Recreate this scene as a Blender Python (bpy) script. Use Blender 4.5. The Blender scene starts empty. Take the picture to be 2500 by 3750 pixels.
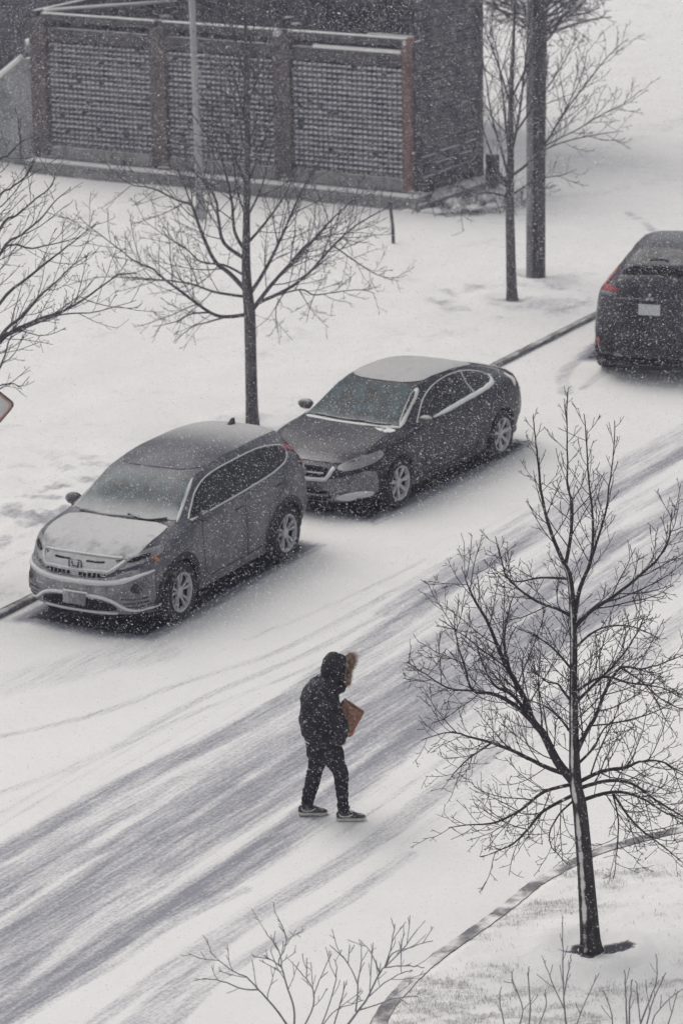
import bpy, bmesh, math, random
import numpy as np
from mathutils import Vector, Matrix
from mathutils.bvhtree import BVHTree

SC = bpy.context.scene
COL = SC.collection
R = math.radians

# ------------------------------------------------------------------ camera
F_PX, PITCH, ROLL, CAM_H = 12146.0, 0.288503, 0.016294, 12.241
PW, PH = 2500.0, 3750.0
cam = bpy.data.objects.new('camera', bpy.data.cameras.new('camera'))
COL.objects.link(cam)
cam.data.sensor_fit = 'VERTICAL'
cam.data.sensor_height = 36.0
cam.data.lens = 36.0 * F_PX / PH
cam.data.clip_start, cam.data.clip_end = 0.5, 800
cam.matrix_world = Matrix.Translation((0, 0, CAM_H)) @ Matrix.Rotation(math.pi / 2 - PITCH, 4, 'X') @ Matrix.Rotation(-ROLL, 4, 'Z')
cam.data.dof.use_dof = True
cam.data.dof.focus_distance = 29.8
cam.data.dof.aperture_fstop = 2.9
SC.camera = cam

# ------------------------------------------------------------------ sky and sun (overcast)
SUN_EL, SUN_AZ = R(58), R(-40)          # azimuth measured from +Y towards +X: the light comes from behind left
w = bpy.data.worlds.new('World')
SC.world = w
w.use_nodes = True
wn = w.node_tree
bg = wn.nodes['Background']
sky = wn.nodes.new('ShaderNodeTexSky')
sky.sky_type = 'NISHITA'
sky.sun_disc = False
sky.sun_elevation = SUN_EL
sky.sun_rotation = SUN_AZ
sky.dust_density = 3.0
hs = wn.nodes.new('ShaderNodeHueSaturation')
hs.inputs['Saturation'].default_value = 0.22
wn.links.new(sky.outputs[0], hs.inputs['Color'])
wn.links.new(hs.outputs[0], bg.inputs[0])
bg.inputs[1].default_value = 0.12
sun = bpy.data.objects.new('sun', bpy.data.lights.new('sun', 'SUN'))
COL.objects.link(sun)
sun.data.energy = 0.8
sun.data.angle = R(50)
sun.data.color = (1.0, 0.925, 0.84)
sd = Vector((math.sin(SUN_AZ) * math.cos(SUN_EL), math.cos(SUN_AZ) * math.cos(SUN_EL), math.sin(SUN_EL)))
sun.rotation_euler = sd.to_track_quat('Z', 'Y').to_euler()
sun.location = (-20, 60, 60)

SC.view_settings.view_transform = 'Standard'
SC.view_settings.look = 'None'
SC.view_settings.gamma = 1
SC.view_settings.exposure = 0.13
SC.cycles.use_denoising = True
SC.cycles.volume_bounces = 1
SC.cycles.max_bounces = 6
SC.cycles.diffuse_bounces = 3
SC.cycles.transparent_max_bounces = 8

# ------------------------------------------------------------------ pixel helpers (real 3D points for real distances)
def ray(px, py):
    u2, v2 = px - PW / 2, PH / 2 - py
    u = u2 * math.cos(ROLL) + v2 * math.sin(ROLL)
    v = -u2 * math.sin(ROLL) + v2 * math.cos(ROLL)
    return np.array([u, F_PX * math.cos(PITCH) + v * math.sin(PITCH), -F_PX * math.sin(PITCH) + v * math.cos(PITCH)])

def on_z(px, py, z=0.0):
    d = ray(px, py)
    return np.array([0, 0, CAM_H]) + d * ((z - CAM_H) / d[2])

def on_y(px, py, y):
    d = ray(px, py)
    return np.array([0, 0, CAM_H]) + d * (y / d[1])

def project(P):
    d = P - np.array([0, 0, CAM_H])
    dep = d[:, 1] * math.cos(PITCH) - d[:, 2] * math.sin(PITCH)
    up = d[:, 1] * math.sin(PITCH) + d[:, 2] * math.cos(PITCH)
    u, v = F_PX * d[:, 0] / dep, F_PX * up / dep
    return PW / 2 + u * math.cos(ROLL) - v * math.sin(ROLL), PH / 2 - (u * math.sin(ROLL) + v * math.cos(ROLL)), dep

# ------------------------------------------------------------------ objects
def tag(o, label=None, cat=None, group=None, kind=None):
    if label: o['label'] = label
    if cat: o['category'] = cat
    if group: o['group'] = group
    if kind: o['kind'] = kind
    return o

def thing(name, label, cat, loc=(0, 0, 0), rotz=0.0, group=None):
    o = bpy.data.objects.new(name, None)
    COL.objects.link(o)
    o.location = loc
    o.rotation_euler = (0, 0, rotz)
    o.empty_display_size = 0.2
    return tag(o, label, cat, group)

def link_mesh(name, me, m, parent=None, smooth=True, angle=None):
    if m is not None:
        for x in (m if isinstance(m, (list, tuple)) else [m]):
            me.materials.append(x)
    if smooth:
        me.polygons.foreach_set('use_smooth', [True] * len(me.polygons))
        if angle: me.set_sharp_from_angle(angle=R(angle))
    o = bpy.data.objects.new(name, me)
    COL.objects.link(o)
    if parent is not None: o.parent = parent
    return o

class MB:
    """collects shapes into one mesh"""
    def __init__(s): s.v, s.f, s.n = [], [], 0
    def add(s, V, Fc):
        s.v.append(np.asarray(V, float).reshape(-1, 3))
        s.f.extend([tuple(int(i) + s.n for i in f) for f in Fc])
        s.n += len(s.v[-1])
    def box(s, c, size, rz=0.0, M=None, bev=0.0):
        hx, hy, hz = np.asarray(size, float) / 2
        b = min(bev, hx * .8, hy * .8, hz * .8)
        if b <= 0:
            V = np.array([[x, y, z] for x in (-hx, hx) for y in (-hy, hy) for z in (-hz, hz)])
            Fc = [(0, 1, 3, 2), (4, 6, 7, 5), (0, 4, 5, 1), (2, 3, 7, 6), (0, 2, 6, 4), (1, 5, 7, 3)]
        else:
            bm = bmesh.new()
            bmesh.ops.create_cube(bm, size=1.0)
            bmesh.ops.scale(bm, vec=(2 * hx, 2 * hy, 2 * hz), verts=bm.verts)
            bmesh.ops.bevel(bm, geom=bm.edges[:], offset=b, segments=2, affect='EDGES', profile=.6)
            bm.verts.ensure_lookup_table()
            V = np.array([v.co[:] for v in bm.verts])
            Fc = [[v.index for v in f.verts] for f in bm.faces]
            bm.free()
        if M is not None: V = V @ np.asarray(M, float).T
        if rz:
            c_, s_ = math.cos(rz), math.sin(rz)
            V = V @ np.array([[c_, s_, 0], [-s_, c_, 0], [0, 0, 1]])
        s.add(V + np.asarray(c, float), Fc)
    def tube(s, P, rad, n=6, cap=True):
        P = np.asarray(P, float)
        k = len(P)
        rad = np.broadcast_to(np.asarray(rad, float), (k,))
        T = np.gradient(P, axis=0)
        T /= np.linalg.norm(T, axis=1)[:, None] + 1e-12
        m = T.mean(0)
        ref = np.array([0, 0, 1.0]) if abs(m[2]) < 0.8 * np.linalg.norm(m) + 1e-9 else np.array([0, 1.0, 0])
        A = np.cross(T, ref)
        A /= np.linalg.norm(A, axis=1)[:, None] + 1e-12
        B = np.cross(A, T)
        a = np.arange(n) * 2 * math.pi / n
        V = P[:, None, :] + rad[:, None, None] * (np.cos(a)[None, :, None] * A[:, None, :] + np.sin(a)[None, :, None] * B[:, None, :])
        V = V.reshape(-1, 3)
        Fc = []
        for i in range(k - 1):
            for j in range(n):
                j2 = (j + 1) % n
                Fc.append((i * n + j, i * n + j2, (i + 1) * n + j2, (i + 1) * n + j))
        if cap:
            Fc.append(tuple(range((k - 1) * n, k * n)))
            Fc.append(tuple(reversed(range(n))))
        s.add(V, Fc)
    def loft(s, rings, cap=True):
        k, n = len(rings), len(rings[0])
        V = np.concatenate([np.asarray(r, float) for r in rings])
        Fc = []
        for i in range(k - 1):
            for j in range(n):
                j2 = (j + 1) % n
                Fc.append((i * n + j, i * n + j2, (i + 1) * n + j2, (i + 1) * n + j))
        if cap:
            Fc.append(tuple(range((k - 1) * n, k * n)))
            Fc.append(tuple(reversed(range(n))))
        s.add(V, Fc)
    def ball(s, c, r, nu=14, nv=9):
        c = np.asarray(c, float); r = np.broadcast_to(np.asarray(r, float), (3,))
        rings = []
        for i in range(nv + 1):
            th = math.pi * (0.02 + 0.96 * i / nv)
            a = np.arange(nu) * 2 * math.pi / nu
            rings.append(np.stack([np.sin(th) * np.cos(a), np.sin(th) * np.sin(a), np.full(nu, math.cos(th))], 1) * r + c)
        s.loft(rings[::-1])
    def mesh(s, name):
        me = bpy.data.meshes.new(name)
        me.from_pydata(np.concatenate(s.v).tolist() if s.v else [], [], s.f)
        me.update()
        return me
    def build(s, name, m, parent=None, smooth=True, angle=None):
        return link_mesh(name, s.mesh(name), m, parent, smooth, angle)

def evaluated(me, mods):
    """apply modifiers without bpy.ops; mods = [(type, {attr: value})]"""
    o = bpy.data.objects.new('tmp', me)
    COL.objects.link(o)
    for t, kw in mods:
        md = o.modifiers.new('m', t)
        for k, v in kw.items(): setattr(md, k, v)
    dg = bpy.context.evaluated_depsgraph_get()
    dg.update()
    out = bpy.data.meshes.new_from_object(o.evaluated_get(dg), depsgraph=dg)
    bpy.data.objects.remove(o)
    return out

# ------------------------------------------------------------------ numeric noise
def vnoise(x, y, seed=0):
    rs = np.random.RandomState(seed)
    T = rs.rand(256, 256)
    xi, yi = np.floor(x).astype(int), np.floor(y).astype(int)
    fx, fy = x - xi, y - yi
    fx, fy = fx * fx * (3 - 2 * fx), fy * fy * (3 - 2 * fy)
    g = lambda a, b: T[a % 256, b % 256]
    return (g(xi, yi) * (1 - fx) + g(xi + 1, yi) * fx) * (1 - fy) + (g(xi, yi + 1) * (1 - fx) + g(xi + 1, yi + 1) * fx) * fy

def fbm(x, y, o=4, seed=0):
    s, a, t = 0, 1.0, 0
    for i in range(o):
        s = s + a * vnoise(x * 2 ** i + 17.3 * i, y * 2 ** i + 5.1 * i, seed + i)
        t += a
        a *= 0.5
    return s / t

def sstep(a, b, x):
    t = np.clip((x - a) / (b - a), 0, 1)
    return t * t * (3 - 2 * t)

# ------------------------------------------------------------------ materials
MATS = {}
class NT:
    def __init__(s, name):
        s.m = bpy.data.materials.new(name)
        s.m.use_nodes = True
        s.t = s.m.node_tree
        s.b = s.t.nodes['Principled BSDF']
        MATS[name] = s.m
    def n(s, t, **kw):
        nd = s.t.nodes.new('ShaderNode' + t)
        for k, v in kw.items(): setattr(nd, k, v)
        return nd
    def l(s, a, b): s.t.links.new(a, b)
    def put(s, sock, v):
        if hasattr(v, 'is_output') or isinstance(v, bpy.types.NodeSocket): s.l(v, sock)
        else: sock.default_value = v
    def math(s, op, a, b=0.0, c=0.0, clamp=False):
        nd = s.n('Math', operation=op, use_clamp=clamp)
        for i, v in enumerate((a, b, c)): s.put(nd.inputs[i], v)
        return nd.outputs[0]
    def noise(s, scale, detail=4, rough=.55, vec=None, vscale=None, coord='Object'):
        tc = s.n('TexCoord')
        v = vec if vec is not None else tc.outputs[coord]
        if vscale is not None:
            mp = s.n('Mapping')
            s.l(v, mp.inputs[0])
            mp.inputs['Scale'].default_value = vscale
            v = mp.outputs[0]
        nz = s.n('TexNoise')
        s.l(v, nz.inputs['Vector'])
        nz.inputs['Scale'].default_value = scale
        nz.inputs['Detail'].default_value = detail
        nz.inputs['Roughness'].default_value = rough
        return nz.outputs['Fac']
    def ramp(s, v, lo, hi, a=0.0, b=1.0):
        nd = s.n('MapRange', interpolation_type='SMOOTHSTEP')
        s.put(nd.inputs[0], v)
        s.put(nd.inputs[1], lo); s.put(nd.inputs[2], hi); s.put(nd.inputs[3], a); s.put(nd.inputs[4], b)
        return nd.outputs[0]
    def mix(s, f, a, b):
        nd = s.n('Mix', data_type='RGBA')
        s.put(nd.inputs[0], f)
        for i, v in ((6, a), (7, b)):
            s.put(nd.inputs[i], (*v, 1) if isinstance(v, tuple) and len(v) == 3 else v)
        return nd.outputs[2]
    def mixf(s, f, a, b):
        nd = s.n('Mix', data_type='FLOAT')
        s.put(nd.inputs[0], f); s.put(nd.inputs[2], a); s.put(nd.inputs[3], b)
        return nd.outputs[0]
    def bump(s, h, strength, dist=.02):
        nd = s.n('Bump')
        nd.inputs['Strength'].default_value = strength
        nd.inputs['Distance'].default_value = dist
        s.l(h, nd.inputs['Height'])
        s.l(nd.outputs[0], s.b.inputs['Normal'])
    def set(s, color=None, rough=None, metal=None, spec=None, coat=None):
        for k, v in (('Base Color', color), ('Roughness', rough), ('Metallic', metal), ('Specular IOR Level', spec), ('Coat Weight', coat)):
            if v is None: continue
            s.put(s.b.inputs[k], (*v, 1) if isinstance(v, tuple) and len(v) == 3 else v)
        return s.m
    def dot(s, d, coord='Normal'):
        tc = s.n('TexCoord')
        nd = s.n('VectorMath', operation='DOT_PRODUCT')
        s.l(tc.outputs[coord], nd.inputs[0])
        nd.inputs[1].default_value = d
        return nd.outputs['Value']

SNOW = (0.81, 0.80, 0.776)

def snowy(name, base, d=(0, 0, 1), lo=.55, hi=.85, amount=1.0, rough=.5, metal=0.0, spec=.14, coat=0.0, dust=0.0, nscale=6, namp=.35, var=0.0, bump=0.0, grad=None, fine=60, vscale=None):
    """a surface with snow lying or blown on the faces that turn towards d (object space), plus a thin dusting"""
    t = NT(name)
    v = t.dot(d)
    nz = t.math('MULTIPLY', t.math('SUBTRACT', t.noise(nscale, 5, .6), .5), namp * 2)
    m = t.ramp(t.math('ADD', v, nz), lo, hi, 0.0, amount)
    fn = t.noise(fine, 3, .7)
    if dust:
        m = t.math('MAXIMUM', m, t.math('MULTIPLY', t.math('MULTIPLY', t.ramp(fn, .35, .75, .35, 1.5), t.ramp(t.noise(nscale * .55, 3, .5), .32, .68, .35, 1.5)), dust))
    if grad:                                   # snow that has slid or blown to one end of the part: (axis vector, from, to, amount)
        gv = t.dot(grad[0], 'Object')
        m = t.math('MAXIMUM', m, t.math('MULTIPLY', t.ramp(t.math('ADD', gv, t.math('MULTIPLY', nz, .25)), grad[1], grad[2], 0.0, grad[3]), t.ramp(fn, .1, .6, .75, 1.0)))
    m = t.math('MULTIPLY', m, t.ramp(fn, .2, .6, .8, 1.0), clamp=True)
    bc = base
    if var:
        vn = t.noise(nscale * 2.3, 5, .65, vscale=vscale)
        bc = t.mix(t.ramp(vn, .3, .7), tuple(c * (1 - var) for c in base), tuple(min(1, c * (1 + var)) for c in base))
    t.set(color=t.mix(m, bc, SNOW), rough=t.mixf(m, rough, .9), metal=t.math('MULTIPLY', t.math('SUBTRACT', 1.0, m), metal) if metal else 0.0, spec=spec, coat=0.0)
    if coat: t.put(t.b.inputs['Coat Weight'], t.math('MULTIPLY', t.math('SUBTRACT', 1.0, m, clamp=True), coat))
    if bump: t.bump(t.noise(nscale * 4, 5, .6, vscale=vscale), bump, .02)
    return t.m

def plain(name, base, rough=.6, metal=0.0, var=.15, nscale=8, bump=0.0, spec=.14):
    t = NT(name)
    vn = t.noise(nscale, 5, .6)
    t.set(color=t.mix(t.ramp(vn, .3, .7), tuple(c * (1 - var) for c in base), tuple(min(1, c * (1 + var)) for c in base)), rough=rough, metal=metal, spec=spec)
    if bump: t.bump(t.noise(nscale * 3, 5, .6), bump, .01)
    return t.m

def ground_mat(name, dark, fine_scale, stretch=None, rot=0.0, bump=.25):
    """snow with a vertex attribute 'wear' (0 snow .. 1 worn to what lies under it, above that bare ground and shadow painted under cars)"""
    t = NT(name)
    at = t.n('Attribute', attribute_name='wear')
    tc = t.n('TexCoord')
    mp = t.n('Mapping')
    t.l(tc.outputs['Object'], mp.inputs[0])
    mp.inputs['Rotation'].default_value = (0, 0, rot)
    mp2 = t.n('Mapping')
    t.l(mp.outputs[0], mp2.inputs[0])
    mp2.inputs['Scale'].default_value = stretch or (1, 1, 1)
    n1 = t.noise(fine_scale, 6, .65, vec=mp2.outputs[0])
    n2 = t.noise(fine_scale * 2.6, 5, .75, vec=tc.outputs['Object'])
    nn = t.math('ADD', t.math('MULTIPLY', n1, .5), t.math('MULTIPLY', n2, .5))
    wv = at.outputs['Fac']
    thr = t.math('SUBTRACT', 1.0, wv)
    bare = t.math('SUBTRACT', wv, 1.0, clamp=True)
    wv = t.math('MINIMUM', wv, 1.0)
    thr = t.math('SUBTRACT', 1.0, wv)
    f = t.ramp(t.math('SUBTRACT', t.ramp(nn, .22, .78), thr), -.55, .55)
    f = t.math('MULTIPLY', f, t.ramp(wv, 0.0, .25), clamp=True)
    snowv = t.mix(t.ramp(t.noise(1.3, 5, .6), .3, .7), tuple(c * .96 for c in SNOW), SNOW)
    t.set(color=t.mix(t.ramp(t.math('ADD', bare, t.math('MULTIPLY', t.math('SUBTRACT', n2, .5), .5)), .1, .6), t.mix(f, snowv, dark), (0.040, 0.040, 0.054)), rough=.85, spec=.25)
    b1 = t.noise(9, 8, .65)
    t.bump(t.math('ADD', b1, t.math('MULTIPLY', f, -.5)), bump, .03)
    return t.m

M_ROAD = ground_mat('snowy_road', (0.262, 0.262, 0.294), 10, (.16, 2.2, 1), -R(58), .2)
M_LAWN = ground_mat('snowy_lawn', (0.30, 0.30, 0.325), 7, (.6, 1.4, 1), -R(61), .3)
M_NEAR = ground_mat('snowy_near_lawn', (0.12, 0.115, 0.12), 16, (.55, 1.6, 1), -R(15), .35)
M_SNOW = plain('lying_snow', SNOW, .9, 0, .03, 10, .25, .2)
M_KERB = snowy('kerb_stone', (0.14, 0.14, 0.15), (0, 0, 1), .7, 1.15, 1, .8, nscale=2.6, namp=.55, var=.3, bump=.4, dust=.05)

M_KERBN = snowy('kerb_stone_swept', (0.13, 0.125, 0.13), (0, 0, 1), .92, 1.12, 1, .8, nscale=2.4, namp=.45, var=.35, bump=.4, dust=.10)
# ------------------------------------------------------------------ ground
RD = R(61.5)                      # the road's direction
RX, RY = np.array([math.cos(RD), math.sin(RD)]), np.array([-math.sin(RD), math.cos(RD)])
K0 = np.array([-3.85, 37.35])     # on the far kerb line
KD = np.array([math.cos(R(61.25)), math.sin(R(61.25))])
KN = np.array([-KD[1], KD[0]])    # towards the far lawn

def grid_sheet(name, x0, x1, y0, y1, step, zf, wearf, mask, m, parent=None, frame=None):
    nx, ny = int((x1 - x0) / step) + 1, int((y1 - y0) / step) + 1
    X, Y = np.meshgrid(np.linspace(x0, x1, nx), np.linspace(y0, y1, ny), indexing='ij')
    X, Y = X.ravel(), Y.ravel()
    if frame:
        o_, ex, ey = frame
        X, Y = o_[0] + ex[0] * X + ey[0] * Y, o_[1] + ex[1] * X + ey[1] * Y
    Z = zf(X, Y)
    W = wearf(X, Y, Z)
    I = np.arange(nx * ny).reshape(nx, ny)
    Q = np.stack([I[:-1, :-1], I[1:, :-1], I[1:, 1:], I[:-1, 1:]], -1).reshape(-1, 4)
    if mask is not None:
        k = mask(X, Y)
        Q = Q[k[Q].all(1)]
        used = np.unique(Q)
        rm = np.full(nx * ny, -1); rm[used] = np.arange(len(used))
        X, Y, Z, W, Q = X[used], Y[used], Z[used], W[used], rm[Q]
    me = bpy.data.meshes.new(name)
    me.vertices.add(len(X)); me.loops.add(Q.size); me.polygons.add(len(Q))
    me.vertices.foreach_set('co', np.stack([X, Y, Z], 1).ravel())
    me.loops.foreach_set('vertex_index', Q.ravel().astype(np.int32))
    me.polygons.foreach_set('loop_start', np.arange(0, Q.size, 4, dtype=np.int32))
    me.update(calc_edges=True)
    a = me.attributes.new('wear', 'FLOAT', 'POINT')
    a.data.foreach_set('value', W.astype(np.float32))
    return link_mesh(name, me, m, parent)

# tyre tracks worn through the snow, and one wide faint grey band: ground polylines, half width in metres, strength
TR = [
    ([(-60, 3172), (319, 2954), (558, 2826), (877, 2667), (1250, 2425), (1600, 2180), (1891, 2005), (2312, 1765), (2600, 1600)], .17, .85),
    ([(-60, 3335), (239, 3169), (446, 3081), (717, 2914), (1116, 2714), (1500, 2450), (1900, 2180), (2600, 1790)], .13, .7),
    ([(-60, 3660), (319, 3304), (598, 3145), (877, 2993), (1116, 2810), (1500, 2560), (1890, 2330), (2600, 1900)], .24, .62),
    ([(-60, 3760), (199, 3599), (478, 3408), (757, 3256), (1076, 3033), (1400, 2790), (1700, 2560), (2170, 2260), (2600, 2010)], .23, .9),
    ([(-60, 2930), (319, 2786), (717, 2571), (1036, 2435), (1250, 2332), (1700, 2080), (2600, 1560)], .07, .5),
    ([(-60, 2712), (319, 2627), (638, 2515), (1036, 2380), (1400, 2190), (1800, 1960), (2600, 1500)], .07, .42),
    ([(-60, 3020), (359, 2778), (717, 2611), (1250, 2396), (1700, 2140)], .05, .45),
    ([(480, 3790), (717, 3543), (917, 3360), (1250, 3169), (1600, 2900), (2000, 2600), (2277, 2430), (2600, 2190)], .16, .48),
    ([(600, 3790), (781, 3591), (1036, 3432), (1300, 3274), (1500, 3130)], .10, .45),
    ([(120, 3690), (399, 3543), (638, 3384), (900, 3260)], .08, .5),
    ([(-60, 3445), (300, 3220), (700, 2985), (1100, 2765)], .06, .55),
    ([(-60, 3540), (250, 3380), (600, 3200), (1000, 2930), (1350, 2700)], .05, .7),
    ([(1890, 2520), (2170, 2290), (2600, 2060)], .22, .45),
    ([(2100, 2180), (2312, 2031), (2600, 1880)], .12, .5),
    ([(2277, 2520), (2600, 2160)], .10, .4),
    ([(1400, 2250), (1700, 2060), (2000, 1900), (2300, 1700), (2600, 1540)], .14, .5),
    ([(2070, 1440), (2060, 1388), (2089, 1340), (2143, 1308), (2230, 1280)], .12, .55),
    ([(2130, 1425), (2223, 1356)], .08, .45),
    ([(-60, 2520), (150, 2470), (350, 2420), (520, 2390)], .45, .28),  # wide faint grey band in front of the crossover
    ([(900, 2345), (1250, 2200), (1560, 2050)], .05, .3),
    ([(300, 3790), (600, 3560), (800, 3420)], .10, .5),
]
def seg_dist(X, Y, P):
    best = np.full(len(X), 1e9)
    for a, b in zip(P[:-1], P[1:]):
        d = b - a
        t = np.clip(((X - a[0]) * d[0] + (Y - a[1]) * d[1]) / (d @ d), 0, 1)
        best = np.minimum(best, np.hypot(X - a[0] - t * d[0], Y - a[1] - t * d[1]))
    return best

def smooth_line(P, k=8):
    P = np.asarray(P, float)
    out = []
    for i in range(len(P) - 1):
        p0, p1, p2, p3 = P[max(i - 1, 0)], P[i], P[i + 1], P[min(i + 2, len(P) - 1)]
        for t in np.linspace(0, 1, k, endpoint=False):
            out.append(.5 * (2 * p1 + (p2 - p0) * t + (2 * p0 - 5 * p1 + 4 * p2 - p3) * t * t + (3 * p1 - p0 - 3 * p2 + p3) * t ** 3))
    out.append(P[-1])
    return np.array(out)

def road_wear_shade(X, Y, Z):
    s, t = X * RX[0] + Y * RX[1], X * RY[0] + Y * RY[1]
    W = np.zeros(len(X))
    near = fbm(s * .25, t * 9, 4, 11)
    mid = fbm(s * .5, t * 3.0, 4, 21)
    patch = fbm(s * .35, t * .9, 3, 31)
    blot = fbm(s * 1.6, t * 5, 4, 45)
    for i, (P, hw, k) in enumerate(TR):
        if hw < .075: k = k * .75
        G = smooth_line([on_z(*p)[:2] for p in P], 4)
        d = seg_dist(X, Y, G)
        edge = hw * (.75 + .6 * mid)
        b = 1 - sstep(edge * .45, edge * 1.35, d)
        W = np.maximum(W, b * k * (.35 + .75 * near + .35 * blot) * (.45 + .85 * patch) * sstep(.12, .46, blot + .25 * b))
    lane = seg_dist(X, Y, np.array([on_z(-400, 3560)[:2], on_z(1100, 2820)[:2], on_z(2700, 1760)[:2]]))
    W = np.maximum(W, (1 - sstep(.2, 1.5, lane)) * sstep(.30, .62, near * .6 + mid * .4) * .74)
    W = np.maximum(W, .30 * sstep(.52, .75, near) * (1 - sstep(1.0, 3.0, lane)))
    for (x0, y0, a0, xa, xb) in ((-1.465, 39.553, 4.2294, -.70, 3.35), (1.437, 44.188, 4.1585, -.85, 3.45), (4.6, 49.2, R(71), -.3, 3.4)):  # bare asphalt under the cars, spread and softened to paint in their shadow
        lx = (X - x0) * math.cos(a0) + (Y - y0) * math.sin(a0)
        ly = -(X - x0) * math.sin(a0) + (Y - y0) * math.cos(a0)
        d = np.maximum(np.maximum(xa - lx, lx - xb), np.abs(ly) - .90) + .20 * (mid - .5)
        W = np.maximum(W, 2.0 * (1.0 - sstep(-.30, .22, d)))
    return np.clip(W * 1.05, 0, 2)

def road_z(X, Y):
    return .012 * fbm(X * 1.2, Y * 1.2, 4, 5)

VX0, VX1, VY0, VY1 = -5.6, 8.2, 23.0, 58.0
big = MB()
xs = [-120, VX0, VX1, 120]; ys = [-12, VY0, VY1, 190]
for i in range(3):
    for j in range(3):
        if i == 1 and j == 1: continue
        big.add([(xs[i], ys[j], 0), (xs[i + 1], ys[j], 0), (xs[i + 1], ys[j + 1], 0), (xs[i], ys[j + 1], 0)], [(0, 1, 2, 3)])
# one sheet: the fine part in the middle, the plain part around it out to the horizon
def build_road():
    o = grid_sheet('road', VX0, VX1, VY0, VY1, .045, road_z, road_wear_shade, None, M_ROAD)
    tag(o, kind='structure')
    o2 = big.build('ground', M_SNOW, None)
    tag(o2, kind='structure')
build_road()

def far_side(X, Y): return (X - K0[0]) * KN[0] + (Y - K0[1]) * KN[1]

BASES = {'mid': on_z(925, 1545, .14), 'right': on_z(1872, 1085, .14), 'pole': on_z(1962, 1000, .14)}
def lawn_z(X, Y):
    d = far_side(X, Y)
    lump = fbm(X * .7, Y * .7, 5, 41) - .5
    f = fbm(X * 4, Y * 4, 3, 51) - .5
    rough = np.exp(-((X + 3.3) ** 2 / 3.0 + (Y - 41.5) ** 2 / 6.0))
    z = .092 + .10 * lump * sstep(.1, 1.2, d) + .012 * f + rough * (.10 * f + .05 * lump) * sstep(.1, .7, d)
    for k in ('mid', 'right', 'pole'):
        b = BASES[k]
        r = np.hypot(X - b[0], Y - b[1])
        z += .05 * np.exp(-(r - .5) ** 2 / .06) - .05 * np.exp(-r ** 2 / .06)
    return np.maximum(z, .076) * sstep(-.02, .06, d - .03 * fbm(X * 6, Y * 6, 3, 77)) + .0

def lawn_wear(X, Y, Z):
    n = fbm(X * 1.1, Y * 1.1, 5, 61)
    n2 = fbm(X * 3.5, Y * 3.5, 4, 71)
    d = far_side(X, Y)
    W = .22 * sstep(.55, .72, n) * sstep(.4, .65, n2)
    rough = np.exp(-((X + 3.4) ** 2 / 3.0 + (Y - 41.2) ** 2 / 7.0))
    W = np.maximum(W, rough * .75 * sstep(.48, .66, n2))
    b = BASES['right']
    r = np.hypot(X - b[0], (Y - b[1]))
    W = np.maximum(W, .55 * np.exp(-(r - 1.15) ** 2 / .06) * sstep(.35, .65, n2))
    W = np.maximum(W, .95 * np.exp(-(((X - b[0]) / .42) ** 2 + ((Y - b[1]) / .12) ** 2)) * sstep(.3, .55, n2))
    b = BASES['pole']
    W = np.maximum(W, .95 * np.exp(-(((X - b[0]) / .4) ** 2 + ((Y - b[1]) / .1) ** 2)) * sstep(.3, .55, n2))
    W = np.maximum(W, .40 * np.exp(-(((X - b[0] - .9) / .8) ** 2 + ((Y - b[1] + .3) / .8) ** 2)) * sstep(.45, .6, n2))
    b = BASES['mid']
    W = np.maximum(W, .5 * np.exp(-(((X - b[0]) / 1.0) ** 2 + ((Y - b[1]) / .5) ** 2)) * sstep(.45, .6, n2))
    for P, hw, k in (([(2300, 770), (2330, 790), (2420, 860)], .13, .5), ([(1990, 620), (2200, 540), (2500, 430)], .5, .22), ([(2000, 720), (2250, 690), (2500, 640)], .4, .2),
                     ([(1700, 1085), (1900, 1120), (2080, 1090)], .25, .3)):
        G = np.array([on_z(*p, .14)[:2] for p in P])
        W = np.maximum(W, k * (1 - sstep(hw * .4, hw, seg_dist(X, Y, G))) * sstep(.3, .55, n2 * .5 + n * .5))
    return np.clip(W, 0, 1)

o = grid_sheet('lawn', -14, 64, .07, 34, .095, lawn_z, lawn_wear, None, M_LAWN, None, (K0, KD, KN))
tag(o, kind='structure')
# the lawn beyond what the picture shows, one flat sheet a little lower
bl = MB()
for a0, a1 in ((-60, 0), (0, 30), (30, 120)):
    p = [K0 + KD * a0 + KN * .14, K0 + KD * a1 + KN * .14, K0 + KD * a1 + KN * 120, K0 + KD * a0 + KN * 120]
    bl.add([(*q, .064) for q in p], [(0, 1, 2, 3)])
o = bl.build('lawn', M_SNOW)
tag(o, kind='structure')

def kerb_run(P, width, h, name, inner, m=None):
    """kerb stones along a ground polyline: one swept section with joints, snow on top by its material"""
    P = np.asarray(P, float)
    T = np.gradient(P, axis=0)
    T /= np.linalg.norm(T, axis=1)[:, None]
    N = np.stack([-T[:, 1], T[:, 0]], 1) * inner
    sec = [(0.0, -.05), (.006, h * .75), (.03, h), (width - .01, h + .004), (width, -.05)]
    mb = MB()
    rings = []
    for i in range(len(P)):
        j = .004 * math.sin(i * 1.7)
        rings.append([(P[i, 0] + N[i, 0] * (a + j), P[i, 1] + N[i, 1] * (a + j), b) for a, b in sec])
    if inner > 0: rings = rings[::-1]
    mb.loft(rings)
    o = mb.build(name, m or M_KERB, None, True, 40)
    return tag(o, kind='structure')

kl = [K0 + KD * a for a in np.linspace(-14, 34, 140)]
kerb_run(kl, .16, .078, 'kerb', 1)

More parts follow.
